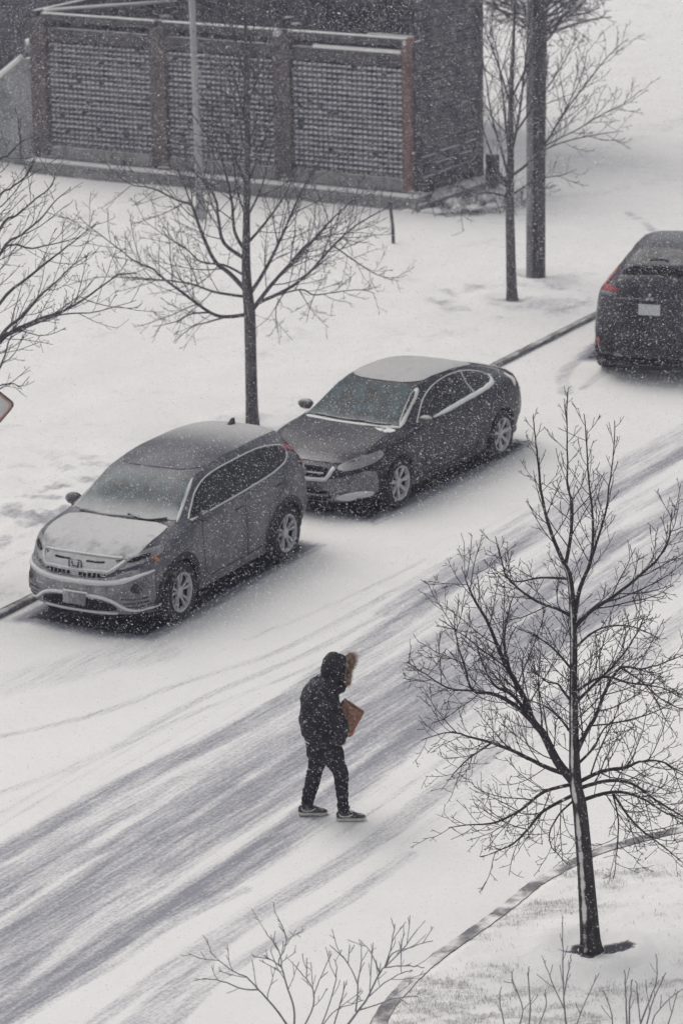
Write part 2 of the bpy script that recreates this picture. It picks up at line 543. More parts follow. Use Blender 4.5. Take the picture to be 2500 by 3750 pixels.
# near lawn corner with its curved kerb
NK_PX = [(1330, 3840), (1370, 3750), (1420, 3685), (1500, 3600), (1600, 3520), (1700, 3450), (1790, 3385), (1860, 3330), (1920, 3280), (1990, 3237), (2080, 3190), (2170, 3150), (2330, 3105), (2500, 3065), (2700, 3020)]
NK = smooth_line([on_z(*p)[:2] for p in NK_PX], 6)
t0 = NK[0] - NK[1]; t0 /= np.linalg.norm(t0)
t1 = NK[-1] - NK[-2]; t1 /= np.linalg.norm(t1)
NK = np.concatenate([[NK[0] + t0 * k for k in (8, 3)], NK, [NK[-1] + t1 * k for k in (2, 6, 14)]])
kerb_run(NK, .17, .13, 'kerb', -1, M_KERBN)

from mathutils.geometry import tessellate_polygon
TN = np.gradient(NK, axis=0); TN /= np.linalg.norm(TN, axis=1)[:, None]
NKI = NK + np.stack([TN[:, 1], -TN[:, 0]], 1) * .155
def inside_near(X, Y):
    poly = np.concatenate([NKI, [[40, 20], [40, 10], [NKI[0, 0], 10]]])
    c = np.zeros(len(X), bool)
    j = len(poly) - 1
    for i in range(len(poly)):
        xi, yi = poly[i]; xj, yj = poly[j]
        with np.errstate(divide='ignore', invalid='ignore'):
            cr = ((yi > Y) != (yj > Y)) & (X < (xj - xi) * (Y - yi) / (yj - yi + 1e-12) + xi)
        c ^= cr
        j = i
    return c
FG = on_z(2160, 3475, .14)
def near_z(X, Y):
    r = np.hypot(X - FG[0], Y - FG[1])
    e = sstep(.0, .09, seg_dist(X, Y, NKI))
    return .126 * (1 - e) + e * (.138 + .035 * (fbm(X * 1.5, Y * 1.5, 4, 81) - .4) + .02 * (fbm(X * 7, Y * 7, 3, 91) - .5) + .045 * np.exp(-(r - .42) ** 2 / .03) - .03 * np.exp(-r ** 2 / .05))
def near_patch(X, Y):
    r = np.hypot(X - FG[0], (Y - FG[1]))
    n = .55 * fbm(X * 1.1, Y * 2.4, 4, 101) + .45 * fbm(X * 4.5, Y * 10, 4, 111)
    return sstep(.43, .66, n) * sstep(.5, .95, r)
def near_wear(X, Y, Z):
    W = .24 * near_patch(X, Y) ** 1.6
    n2 = fbm(X * 9, Y * 9, 4, 121)
    ex, ey = X - FG[0], Y - FG[1]
    ang = np.arctan2(ey, ex)
    rr = .30 + .07 * np.sin(ang * 3 + 1) + .34 * (n2 - .5)
    W = np.maximum(W, 1.5 * (1 - sstep(.80, 1.08, np.hypot((ex - .04) / 1.0, (ey + .03) / .40) / rr)) * sstep(.30, .42, n2))
    return np.clip(W, 0, 1.6)
o = grid_sheet('lawn', -.4, 4.2, 24.2, 31.2, .024, near_z, near_wear, inside_near, M_NEAR)
tag(o, kind='structure')
nb = MB()
pl = [tuple(p) for p in NKI] + [(60.0, NKI[-1, 1]), (60.0, 5.0), (NKI[0, 0], 5.0)]
tris = tessellate_polygon([[Vector((x, y, 0)) for x, y in pl]])
nb.add([(x, y, .124) for x, y in pl], [t for t in tris])
o = nb.build('lawn', M_SNOW)
tag(o, kind='structure')

# grass blades through the thin snow
M_GRASS = snowy('winter_grass', (0.26, 0.255, 0.25), (0, 0, 1), .8, 1.2, 1, .8, dust=.42, var=.4, nscale=20)
def build_grass():
    rs = np.random.RandomState(7)
    n = 90000
    X, Y = rs.uniform(.1, 4.0, n), rs.uniform(24.8, 30.6, n)
    k = inside_near(X, Y)
    X, Y = X[k], Y[k]
    p = near_patch(X, Y)
    k = rs.rand(len(X)) < p ** 2.2 * .62 + .012
    X, Y = X[k], Y[k]
    Z = near_z(X, Y) - .004
    n = len(X)
    a = rs.uniform(0, 2 * np.pi, n)
    h = rs.uniform(.02, .05, n)
    wd = rs.uniform(.0011, .0021, n)
    b = rs.normal(0, .5, (n, 2)) * h[:, None]
    base = np.stack([X, Y, Z], 1)
    sidev = np.stack([np.cos(a), np.sin(a), np.zeros(n)], 1) * wd[:, None]
    mid = base + np.concatenate([b * .35, (h * .6)[:, None]], 1)
    tip = base + np.concatenate([b, h[:, None]], 1)
    V = np.stack([base - sidev, base + sidev, mid + sidev * .8, mid - sidev * .8, tip], 1).reshape(-1, 3)
    i = np.arange(n)[:, None] * 5
    Fq = (i + np.array([[0, 1, 2, 3]])).tolist()
    Ft = (i + np.array([[3, 2, 4]])).tolist()
    me = bpy.data.meshes.new('grass')
    me.from_pydata(V.tolist(), [], Fq + Ft)
    o = link_mesh('grass', me, M_GRASS)
    tag(o, 'short dry grass poking through thin snow on the near lawn', 'grass', kind='stuff')
build_grass()
# ------------------------------------------------------------------ cars
def pchip(T, x):
    T = np.asarray(sorted(T), float)
    X, Y = T[:, 0], T[:, 1]
    h = np.diff(X); d = np.diff(Y) / h
    m = np.zeros(len(X))
    m[0], m[-1] = d[0], d[-1]
    for i in range(1, len(X) - 1):
        if d[i - 1] * d[i] > 0:
            w1, w2 = 2 * h[i] + h[i - 1], h[i] + 2 * h[i - 1]
            m[i] = (w1 + w2) / (w1 / d[i - 1] + w2 / d[i])
    x = np.clip(x, X[0], X[-1])
    i = np.clip(np.searchsorted(X, x) - 1, 0, len(h) - 1)
    t = (x - X[i]) / h[i]
    return (2 * t ** 3 - 3 * t ** 2 + 1) * Y[i] + (t ** 3 - 2 * t ** 2 + t) * h[i] * m[i] + (-2 * t ** 3 + 3 * t ** 2) * Y[i + 1] + (t ** 3 - t ** 2) * h[i] * m[i + 1]

M_TYRE = snowy('tyre_rubber', (0.018, 0.018, 0.02), (0, 0, 1), .8, 1.3, .7, .85, dust=.03, fine=40)
M_ARCH = plain('wheel_well', (0.012, 0.012, 0.014), .9)
M_BLACKTRIM = snowy('black_trim', (0.02, 0.02, 0.023), (0, 0, 1), .7, 1.1, .8, .7, dust=.04)
M_GLASS = snowy('side_glass', (0.012, 0.013, 0.016), (0, 0, 1), .85, 1.2, .6, .25, dust=.02, spec=.22)
M_RIM = snowy('alloy_rim', (0.40, 0.40, 0.43), (0, 0, 1), .7, 1.2, .6, .45, metal=.2, dust=.2)
M_RIMDARK = plain('rim_gap', (0.010, 0.010, 0.012), .6)
M_CHROME = snowy('chrome_trim', (0.42, 0.42, 0.44), (0, 0, 1), .5, 1.0, .8, .35, metal=.4, dust=.2, spec=.4)
M_TAIL = snowy('tail_lamp', (0.30, 0.018, 0.022), (0, 0, 1), .7, 1.1, .8, .25, dust=.10)
M_AMBER = plain('amber_lamp', (0.62, 0.16, 0.04), .3)
M_EMBLEM = snowy('frosted_emblem', (0.07, 0.07, 0.08), (0, 0, 1), .7, 1.2, .7, .4, dust=.08)
M_PLATE = plain('number_plate', (0.55, 0.56, 0.58), .5, 0, .12, 30)

def make_body(P, me_name):
    """loft of cross-sections; returns mesh in car space: x forward from the rear axle, y left, z up"""
    xr, xf = P['x']
    u = np.linspace(0, 1, P.get('stations', 96))
    u = u - .10 * np.sin(2 * np.pi * u) / (2 * np.pi) * 4 * .5
    xs = xr + (xf - xr) * u
    rings = []
    def section(x, s=1.0, dx=0.0):
        g = lambda k: float(pchip(P[k], x))
        zl, ys, ym, zm, yb, zb, yr, zr, zt = [g(k) for k in ('zl', 'ys', 'ym', 'zm', 'yb', 'zb', 'yr', 'zr', 'zt')]
        C = np.array([(0, zl), (.6 * ys, zl), (ys - .03, zl + .01), (ys, zl + .07), (ym - .004, zm - .16), (ym, zm), (ym - (ym - yb) * .35, zm + (zb - zm) * .65), (yb, zb),
                      (yb + (yr - yb) * .5 + .012, zb + (zr - zb) * .5), (yr, zr), (yr * .93, zr + (zt - zr) * .42), (yr * .62, zr + (zt - zr) * .85), (0, zt)])
        H = smooth_line(C, 3)
        H[:, 0] = np.maximum(H[:, 0], 0)
        zc = (zl + zt) / 2
        H[:, 0] *= s
        H[:, 1] = zc + (H[:, 1] - zc) * s
        H[0, 0] = H[-1, 0] = 0
        full = np.concatenate([H, [(-y, z) for y, z in H[-2:0:-1]]])
        y, z = full[:, 0], full[:, 1]
        yw = max(ym, .01)
        kf = P['plan_f'] * sstep(xf - 1.0, xf, x) ** 1.6
        kr = P['plan_r'] * sstep(xr + .8, xr, x) ** 1.6
        xx = x + dx - kf * (np.abs(y) / yw) ** 2.4 + kr * (np.abs(y) / yw) ** 2.4
        fz = sstep(xf - .6, xf, x)
        rz_ = sstep(xr + .6, xr, x)
        xx = xx - fz * pchip(P['rake_f'], z) + rz_ * pchip(P['rake_r'], z)
        return np.stack([xx, y, z], 1)
    caps = [(.985, .014), (.955, .03), (.9, .043), (.8, .055), (.6, .066), (.35, .072), (.08, .074)]
    for s, dx in reversed(caps): rings.append(section(xr, s, -dx * P.get('round_r', 1)))
    for x in xs: rings.append(section(x))
    for s, dx in caps: rings.append(section(xf, s, dx * P.get('round_f', 1)))
    mb = MB()
    mb.loft(rings)
    return mb.mesh(me_name)

class Car:
    def __init__(s, name, label, P, loc, rot, mats, group='cars on the snowy street', scale=1.0):
        s.P = P
        s.root = thing(name, label, 'car', (loc[0], loc[1], P.get('lift', 0.01)), rot, group)
        if P.get('zs'):
            for k in ('zt', 'zr', 'zb', 'zm', 'zl'): P[k] = [(a, b * P['zs']) for a, b in P[k]]
        s.mats = mats
        s.root.scale = (scale,) * 3
        me = make_body(P, 'body')
        # wheel wells are really cut
        cut = MB()
        for wx in (0.0, P['wb']):
            for sy in (1, -1):
                a = np.linspace(0, 2 * np.pi, 40, endpoint=False)
                ra = P['arch']
                y0, y1 = sy * P['track'] / 2 - sy * .16, sy * 1.3
                cut.loft([[(wx + ra * math.cos(t) * sy, y, P['rw'] + ra * math.sin(t)) for t in a] for y in (y1, y0)])
        cm = cut.mesh('cutter')
        cm.materials.append(mats['body']); cm.materials.append(M_ARCH)
        for p in cm.polygons: p.material_index = 1
        co = bpy.data.objects.new('cutter', cm); COL.objects.link(co)
        me.materials.append(mats['body']); me.materials.append(M_ARCH)
        bm = bmesh.new(); bm.from_mesh(me); bmesh.ops.recalc_face_normals(bm, faces=bm.faces); bm.to_mesh(me); bm.free()
        bm = bmesh.new(); bm.from_mesh(cm); bmesh.ops.recalc_face_normals(bm, faces=bm.faces); bm.to_mesh(cm); bm.free()
        me = evaluated(me, [('BOOLEAN', dict(operation='DIFFERENCE', object=co, solver='EXACT', material_mode='TRANSFER'))])
        bpy.data.objects.remove(co)
        me.name = 'body'
        s.body = link_mesh('body', me, None, s.root, True, 42)
        bm = bmesh.new(); bm.from_mesh(me)
        s.bvh = BVHTree.FromBMesh(bm)
        bm.free()
    def hit(s, frame, a, b, off):
        zs = s.P.get('zs', 1.0)
        if frame != 'top': b = b * zs
        if frame == 'left': o_, d = Vector((a, 3, b)), Vector((0, -1, 0))
        elif frame == 'right': o_, d = Vector((a, -3, b)), Vector((0, 1, 0))
        elif frame == 'front': o_, d = Vector((7, a, b)), Vector((-1, 0, 0))
        elif frame == 'rear': o_, d = Vector((-5, a, b)), Vector((1, 0, 0))
        else: o_, d = Vector((a, b, 4)), Vector((0, 0, -1))
        h = s.bvh.ray_cast(o_, d)
        if h[0] is None: return None
        n = h[1]
        if n.dot(d) > 0: n = -n
        return h[0] + n * off
    def patch(s, name, poly, frame, m, off=.005, parent=None, step=.05, smooth=2, thick=None, label=None):
        P = np.asarray(poly, float)
        for _ in range(smooth):
            Q = np.roll(P, -1, 0)
            P = np.stack([P * .75 + Q * .25, P * .25 + Q * .75], 1).reshape(-1, 2)
        bm = bmesh.new()
        vs = [bm.verts.new((x, y, 0)) for x, y in P]
        bm.faces.new(vs)
        lo, hi = P.min(0), P.max(0)
        for ax in (0, 1):
            n = int((hi[ax] - lo[ax]) / step)
            for i in range(1, n + 1):
                c = [0, 0, 0]; c[ax] = lo[ax] + (hi[ax] - lo[ax]) * i / (n + 1)
                no = [0, 0, 0]; no[ax] = 1
                bmesh.ops.bisect_plane(bm, geom=bm.verts[:] + bm.edges[:] + bm.faces[:], plane_co=c, plane_no=no, dist=1e-5)
        bad = []
        for v in bm.verts:
            h = s.hit(frame, v.co.x, v.co.y, off)
            if h is None: bad.append(v)
            else: v.co = h
        if bad: bmesh.ops.delete(bm, geom=bad, context='VERTS')
        bmesh.ops.recalc_face_normals(bm, faces=bm.faces)
        c = Vector((s.P['wb'] / 2, 0, .6))
        if sum((f.calc_center_median() - c).dot(f.normal) for f in bm.faces) < 0:
            bmesh.ops.reverse_faces(bm, faces=bm.faces)
        if thick:
            r = bmesh.ops.extrude_face_region(bm, geom=bm.faces[:])
            # inner rim so that the part has an edge
            for v in [g for g in r['geom'] if isinstance(g, bmesh.types.BMVert)]: pass
        me = bpy.data.meshes.new(name)
        bm.to_mesh(me); bm.free()
        o = link_mesh(name, me, m, parent or s.root, True, 50)
        if label: o['label'] = label
        return o
    def strip(s, mb, line, frame, width, off=.007, k=6, smooth=True, taper=False):
        L = smooth_line(line, k) if smooth else np.asarray(line, float)
        T = np.gradient(L, axis=0); T /= np.linalg.norm(T, axis=1)[:, None] + 1e-9
        N = np.stack([-T[:, 1], T[:, 0]], 1)
        rows = []
        W0 = width
        for i_, (p, n) in enumerate(zip(L, N)):
            if taper:
                q_ = i_ / (len(L) - 1)
                width = W0 * (.25 + .75 * min(1, 5 * min(q_, 1 - q_))) * (.85 + .3 * vnoise(np.array([i_ * .9]), np.array([p[0] * 3 + 1]), 3)[0])
            a, b = s.hit(frame, *(p + n * width / 2), off), s.hit(frame, *(p - n * width / 2), off)
            c, d = s.hit(frame, *(p + n * width / 2), -.003), s.hit(frame, *(p - n * width / 2), -.003)
            if None in (a, b, c, d): continue
            rows.append([c, a, b, d])
        if len(rows) > 1:
            V = [v[:] for r in rows for v in r]
            F_ = []
            for i in range(len(rows) - 1):
                for j in range(3):
                    F_.append((i * 4 + j, i * 4 + j + 1, i * 4 + 5 + j, i * 4 + 4 + j))
            mb.add(V, F_)
    def line(s, name, line, frame, width, off, m, parent=None, k=6, smooth=True, taper=False):
        mb = MB()
        s.strip(mb, line, frame, width, off, k, smooth, taper)
        return mb.build(name, m, parent or s.root) if mb.v else None
    def wheels(s, rr, spokes, style):
        P = s.P
        for wx in (0.0, P['wb']):
            for sy in (1, -1):
                y = sy * (P['track'] / 2 + .02)
                w_ = bpy.data.objects.new('wheel', None); COL.objects.link(w_); w_.parent = s.root
                w_.location = (wx, y, P['rw']); w_.rotation_euler = (0, 0, 0 if sy > 0 else math.pi)
                w_.empty_display_size = .2
                R0 = P['rw']; tw = .115
                prof = [(rr - .012, -tw + .02), (rr + .01, -tw), (R0 - .04, -tw), (R0 - .012, -tw + .015), (R0, -tw + .05), (R0, tw - .05), (R0 - .012, tw - .015), (R0 - .04, tw), (rr + .01, tw), (rr - .012, tw - .02)]
                a = np.linspace(0, 2 * np.pi, 48, endpoint=False)
                mb = MB()
                rings = [[(r * math.cos(t), yy, r * math.sin(t)) for t in a] for r, yy in prof]
                mb.loft(rings, False)
                mb.build('tyre', M_TYRE, w_, True, 40)
                mb = MB()
                lip = [(rr - .03, tw - .06), (rr - .022, tw - .015), (rr - .008, tw - .004), (rr + .004, tw - .012), (rr - .006, tw - .06)]
                mb.loft([[(r * math.cos(t), yy, r * math.sin(t)) for t in a] for r, yy in lip], False)
                for k in range(spokes):
                    t = 2 * math.pi * k / spokes + .3
                    for (dw, spread) in (((-1, .17), (1, .17)) if style == 'twin' else ((0, 0),)):
                        ti, to = t + dw * .16, t + dw * spread * 1.25
                        pi_ = np.array([.05 * math.cos(ti), .05 * math.sin(ti)])
                        po = np.array([(rr - .015) * math.cos(to), (rr - .015) * math.sin(to)])
                        d = (po - pi_) / np.linalg.norm(po - pi_); nrm = np.array([-d[1], d[0]])
                        wi, wo = (.010, .016) if style == 'twin' else (.018, .027)
                        rs = []
                        for q, ww, yy in ((pi_, wi, tw - .045), (pi_ * .5 + po * .5, (wi + wo) / 2, tw - .025), (po, wo, tw - .018)):
                            l, r_ = q + nrm * ww, q - nrm * ww
                            rs.append([(l[0], yy - .03, l[1]), (l[0], yy - .006, l[1]), (q[0], yy, q[1]), (r_[0], yy - .006, r_[1]), (r_[0], yy - .03, r_[1])])
                        mb.loft(rs)
                mb.loft([[(r * math.cos(t), yy, r * math.sin(t)) for t in a[::3]] for r, yy in ((.07, tw - .06), (.065, tw - .035), (.035, tw - .028), (.002, tw - .026))], False)
                mb.build('rim', M_RIM, w_, True, 40)
                mb = MB()
                mb.loft([[(r * math.cos(t), yy, r * math.sin(t)) for t in a] for r, yy in ((rr - .012, tw - .07), (.01, tw - .075))], True)
                mb.build('spoke_gap_plate', M_RIMDARK, w_, True)  # black plate filling the gaps between the spokes
    def mirror_part(s, x, z, sy, y, m, size=(.10, .13, .085)):
        mb = MB()
        mb.ball((x, sy * (y + .11), z), size, 16, 10)
        mb.box((x - .01, sy * (y - .0), z - .05), (.06, .16, .035), bev=.012)
        o = mb.build('wing_mirror', m, s.root, True, 60)
        g = MB()
        a = np.linspace(0, 2 * np.pi, 20, endpoint=False)
        g.add([(x - size[0] * .93, sy * (y + .11) + size[1] * .8 * math.cos(t), z + size[2] * .75 * math.sin(t)) for t in a], [tuple(range(20))])
        g.build('mirror_glass', M_GLASS, o, False)
        return o
    def both(s, fn):
        for fr, sy in (('left', 1), ('right', -1)): fn(fr, sy)

# ---- the grey crossover in front
M_SUV = snowy('grey_paint', (0.042, 0.043, 0.059), (.62, 0, .62), .80, 1.08, .65, .4, metal=.2, spec=.28, coat=.2, dust=.10, nscale=5, namp=.22, fine=50)
M_SUVROOF = snowy('grey_roof', (0.056, 0.055, 0.071), (0, 0, 1), .9, 1.5, .6, .35, metal=.3, dust=.12, grad=((-1, 0, 0), -1.3, .3, .58), nscale=3)
M_SUVHOOD = snowy('grey_hood_under_snow', (0.056, 0.055, 0.071), (0, 0, 1), .45, .95, .80, .35, metal=.3, dust=.3, nscale=7, namp=.45)
M_SUVSCREEN = snowy('dusted_windscreen', (0.024, 0.052, 0.062), (0, 0, 1), 1.2, 1.6, .3, .2, dust=.07, grad=((.75, 0, -.75), .60, 1.06, .8), nscale=3, spec=.3, var=.7)
M_BUMPER = snowy('frosted_bumper', (0.078, 0.077, 0.096), (.75, 0, .66), .45, 1.1, .62, .5, dust=.20, nscale=7, namp=.35)
M_FROST = snowy('frosted_lamp', (0.13, 0.132, 0.15), (.5, 0, .7), .6, 1.1, .6, .35, dust=.28, nscale=8)
M_FRESH = snowy('stuck_snow', (0.6, 0.6, 0.62), (0, 0, 1), -.2, .3, 1, .9, nscale=20, bump=.3)

PC = dict(x=(-.84, 3.50), wb=2.66, track=1.60, rw=.362, arch=.415, plan_f=.19, plan_r=.13, lift=.012,
    zt=[(-.84, .98), (-.81, 1.10), (-.76, 1.24), (-.68, 1.41), (-.60, 1.52), (-.48, 1.585), (-.2, 1.625), (.3, 1.65), (.9, 1.65), (1.4, 1.625), (1.75, 1.565), (1.95, 1.47), (2.2, 1.305), (2.40, 1.185), (2.50, 1.135), (2.7, 1.115), (3.0, 1.085), (3.25, 1.03), (3.42, .93), (3.50, .86)],
    zr=[(-.84, .90), (-.76, 1.16), (-.68, 1.33), (-.60, 1.44), (-.48, 1.505), (-.2, 1.545), (.3, 1.572), (.9, 1.572), (1.4, 1.547), (1.75, 1.49), (1.95, 1.40), (2.2, 1.25), (2.40, 1.15), (2.50, 1.11), (2.7, 1.09), (3.0, 1.05), (3.25, .985), (3.42, .885), (3.50, .81)],
    yr=[(-.84, .66), (-.72, .58), (-.58, .555), (-.2, .60), (.7, .62), (1.5, .61), (1.85, .63), (2.2, .69), (2.45, .745), (2.7, .765), (3.0, .755), (3.3, .71), (3.5, .64)],
    zb=[(-.84, .86), (-.76, 1.02), (-.6, 1.17), (-.1, 1.175), (.7, 1.14), (1.6, 1.105), (2.2, 1.085), (2.6, 1.055), (3.0, 1.0), (3.3, .91), (3.5, .76)],
    yb=[(-.84, .80), (-.68, .835), (-.3, .855), (.4, .865), (1.6, .87), (2.2, .875), (2.7, .87), (3.2, .82), (3.5, .72)],
    zm=[(-.84, .66), (0, .76), (1.4, .72), (2.6, .76), (3.2, .66), (3.5, .58)],
    ym=[(-.84, .83), (-.6, .89), (-.1, .928), (.6, .915), (1.8, .915), (2.6, .928), (3.1, .90), (3.5, .80)],
    ys=[(-.84, .76), (-.5, .86), (.6, .87), (2.0, .87), (3.0, .86), (3.5, .74)],
    zl=[(-.84, .36), (-.5, .26), (.5, .22), (2.5, .22), (3.2, .22), (3.5, .25)],
    rake_f=[(.2, .05), (.45, 0), (.7, .0), (.95, .05), (1.1, .10)], rake_r=[(.3, .06), (.55, 0), (.8, .0), (1.1, .0)])
ROTC = 4.2294
def build_suv():
    c = Car('crossover_car', 'grey crossover car with snow covered hood and frosted front, parked ahead of the black coupe', PC, (-1.4651, 39.553), ROTC, dict(body=M_SUV), scale=.9753)
    c.wheels(.245, 5, 'twin')
    c.patch('hood', [(2.49, -.68), (2.54, 0), (2.49, .68), (2.75, .73), (3.1, .71), (3.28, .62), (3.40, .40), (3.44, 0), (3.40, -.40), (3.28, -.62), (3.1, -.71), (2.75, -.73)], 'top', M_SUVHOOD, .012, smooth=1)
    c.patch('roof_panel', [(1.66, -.575), (1.73, 0), (1.66, .575), (.9, .60), (0, .58), (-.40, .54), (-.52, .46), (-.56, 0), (-.52, -.46), (-.40, -.54), (0, -.58), (.9, -.60)], 'top', M_SUVROOF, .006, smooth=2)
    c.patch('windscreen', [(1.76, -.58), (1.83, 0), (1.76, .58), (2.05, .64), (2.34, .715), (2.42, .715), (2.49, 0), (2.42, -.715), (2.34, -.715), (2.05, -.64)], 'top', M_SUVSCREEN, .006, smooth=1, step=.04)
    for sy in (1, -1): c.line('pillar_snow', [(1.77, sy * .595), (2.1, sy * .66), (2.42, sy * .735)], 'top', .030, .007, M_FRESH, taper=True)
    c.line('wiper', [(2.45, -.60), (2.50, -.2), (2.48, .1), (2.46, .25)], 'top', .018, .03, M_FROST)
    c.line('wiper', [(2.44, .08), (2.49, .35), (2.41, .60)], 'top', .022, .03, M_BLACKTRIM)
    DLO = [(2.26, 1.145), (2.08, 1.25), (1.88, 1.375), (1.66, 1.455), (1.35, 1.50), (.9, 1.518), (.35, 1.515), (.05, 1.485), (-.24, 1.43), (-.33, 1.375), (-.30, 1.31), (-.14, 1.25), (.3, 1.205), (1.0, 1.175), (1.7, 1.155)]
    def side(fr, sy):
        w_ = c.patch('side_window', DLO, fr, M_GLASS, .006, smooth=2)
        c.line('window_trim', DLO[0:10] + [(-.30, 1.305), (-.14, 1.24)], fr, .014, .012, M_CHROME, w_)
        c.line('sill_trim', [(-.15, 1.243), (.3, 1.195), (1.0, 1.165), (1.7, 1.145), (2.26, 1.13)], fr, .016, .014, M_CHROME, w_)
        for L in ([(1.02, 1.17), (1.04, 1.35), (.98, 1.51)], [(.02, 1.22), (-.08, 1.36), (-.14, 1.47)]):
            c.line('window_pillar', L, fr, .035, .010, M_BLACKTRIM, w_)
        for L in ([(2.08, 1.10), (2.10, .8), (2.04, .5), (1.92, .36)], [(1.0, 1.15), (1.02, .8), (.98, .38)], [(-.02, 1.18), (.04, .98), (.36, .82), (.50, .55), (.52, .38)], [(1.9, .36), (1.1, .35), (.52, .36)]):
            c.line('door_seam', L, fr, .009, .0025, M_ARCH)
        for hx, hz in ((1.16, 1.0), (.16, 1.03)):
            mb = MB()
            mb.box((hx, sy * (c.hit(fr, hx, hz, 0).y * sy + .018), hz), (.20, .03, .028), bev=.012)
            mb.build('door_handle', M_SUV, c.root)
        c.line('sill_trim', [(2.20, .27), (1.6, .27), (1.0, .27), (.46, .27)], fr, .13, .010, M_BLACKTRIM)
        for wx in (0, 2.66):
            a = np.linspace(-.25, math.pi + .25, 22)
            c.line('wheel_arch_trim', [(wx + .452 * math.cos(t), .362 + .452 * math.sin(t)) for t in a], fr, .07, .012, M_BLACKTRIM, k=2)
        c.mirror_part(2.06, 1.15, sy, .83, M_SUVROOF, (.075, .105, .075))
        l = c.patch('headlight', [(sy * .46, .855), (sy * .58, .95), (sy * .76, 1.01), (sy * .855, 1.02), (sy * .86, .92), (sy * .70, .85), (sy * .52, .80)], 'front', M_FROST, .010, smooth=1)
        c.patch('turn_signal', [(3.07, .965), (3.11, .975), (3.13, .93), (3.10, .85), (3.07, .86)], fr, M_AMBER, .008, parent=l, smooth=1, step=.02)
        c.patch('tail_light', [(sy * .60, 1.10), (sy * .68, 1.40), (sy * .725, 1.40), (sy * .74, 1.15), (sy * .81, 1.06), (sy * .80, .94), (sy * .66, .96)], 'rear', M_TAIL, .012, smooth=1)
        c.patch('tail_light', [(-.50, 1.12), (-.54, 1.22), (-.60, 1.28), (-.70, 1.24), (-.78, 1.12), (-.78, 1.03), (-.64, 1.06)], fr, M_TAIL, .014, smooth=1)
        c.line('tail_light', [(-.58, 1.25), (-.54, 1.34), (-.50, 1.43)], fr, .04, .012, M_TAIL)
        c.patch('lamp_lens', [(sy * .56, .875), (sy * .66, .935), (sy * .78, .965), (sy * .78, .915), (sy * .66, .875)], 'front', M_RIMDARK, .014, parent=l, smooth=1)
        c.patch('fog_lamp', [(sy * .66, .56), (sy * .70, .66), (sy * .735, .66), (sy * .79, .55), (sy * .74, .53)], 'front', M_BLACKTRIM, .012, smooth=1)
        # fog lamp corner with slats
        fm = c.patch('fog_lamp_surround', [(sy * .58, .33), (sy * .80, .33), (sy * .83, .50), (sy * .80, .53), (sy * .64, .50), (sy * .52, .41)], 'front', M_BUMPER, .014, smooth=0)
        for zz in (.36, .41, .46):
            c.line('slat', [(sy * (.60 - (zz - .36) * .3), zz), (sy * .70, zz + .004), (sy * .81, zz + .012)], 'front', .014, .020, M_BLACKTRIM, fm)
    c.both(side)
    # bumper face, grille, intake
    c.patch('bumper', [(-.84, .30), (-.55, .25), (0, .245), (.55, .25), (.84, .30), (.855, .55), (.84, .80), (.60, .80), (.46, .72), (0, .70), (-.46, .72), (-.60, .80), (-.84, .80), (-.855, .55)], 'front', M_BUMPER, .006, smooth=1)
    g = c.patch('grille', [(-.50, .86), (-.40, .735), (0, .715), (.40, .735), (.50, .86), (.44, .90), (0, .905), (-.44, .90)], 'front', M_BUMPER, .016, smooth=0)
    for sy in (1, -1):
        c.line('grille_slot', [(sy * .11, .865), (sy * .22, .865), (sy * .34, .868)], 'front', .016, .022, M_ARCH, g)
        mb = MB()
        for zz, hw in ((.765, .40), (.75, .38), (.735, .34)):
            for a in np.arange(.06, hw, .06): c.strip(mb, [(sy * a, zz), (sy * (a + .03), zz), (sy * (a + .045), zz)], 'front', .016, .022)
        mb.build('grille_mesh', M_ARCH, g)
    c.line('grille_bar', [(-.56, .885), (-.44, .79), (-.3, .785), (0, .78), (.3, .785), (.44, .79), (.56, .885)], 'front', .034, .024, M_CHROME, g)
    c.line('grille_bar', [(-.52, .915), (0, .925), (.52, .915)], 'front', .018, .024, M_CHROME, g)
    c.line('hood_gap_shade', [(-.60, .955), (-.42, .935), (0, .945), (.42, .935), (.60, .955)], 'front', .014, .008, M_ARCH)  # dark strip paints in the shading between hood edge and grille
    # the upright letter shaped emblem in its rounded frame
    e = MB()
    xe = c.hit('front', 0, .83, .035).x
    a = np.linspace(0, 2 * np.pi, 28, endpoint=False)
    sq = lambda v: math.copysign(abs(v) ** .45, v)
    e.tube([(xe, .085 * sq(math.cos(t)) * (1 + .12 * math.sin(t)), .83 + .074 * sq(math.sin(t))) for t in list(a) + [a[0], a[1]]], .010, 6)
    for sy in (1, -1):
        e.tube([(xe + .004, sy * .034, .83 - .052), (xe + .004, sy * .038, .83), (xe + .002, sy * .05, .83 + .054)], .0115, 6)
    e.tube([(xe + .004, -.036, .828), (xe + .004, .036, .828)], .0115, 6)
    e.build('emblem', M_EMBLEM, g, True, 50)
    ik = c.patch('lower_intake', [(-.54, .325), (-.44, .42), (-.20, .465), (.20, .465), (.44, .42), (.54, .325), (.36, .305), (-.36, .305)], 'front', M_ARCH, .012, smooth=1)
    c.line('bumper_snow', [(-.84, .315), (-.76, .31), (-.62, .34), (-.46, .44), (-.28, .485), (0, .49), (.28, .485), (.46, .44), (.62, .34), (.76, .31), (.84, .315)], 'front', .036, .022, M_FRESH, taper=True)
    c.line('bumper_snow', [(-.50, .275), (0, .265), (.50, .275)], 'front', .03, .020, M_FRESH, taper=True)
    c.line('bumper_snow', [(-.84, .76), (-.66, .71), (-.44, .665), (0, .655), (.44, .665), (.66, .71), (.84, .77)], 'front', .06, .022, M_FRESH, taper=True)
    mb = MB()
    xp = c.hit('front', 0, .45, .03).x
    mb.box((xp, 0, .445), (.014, .31, .155), bev=.005)
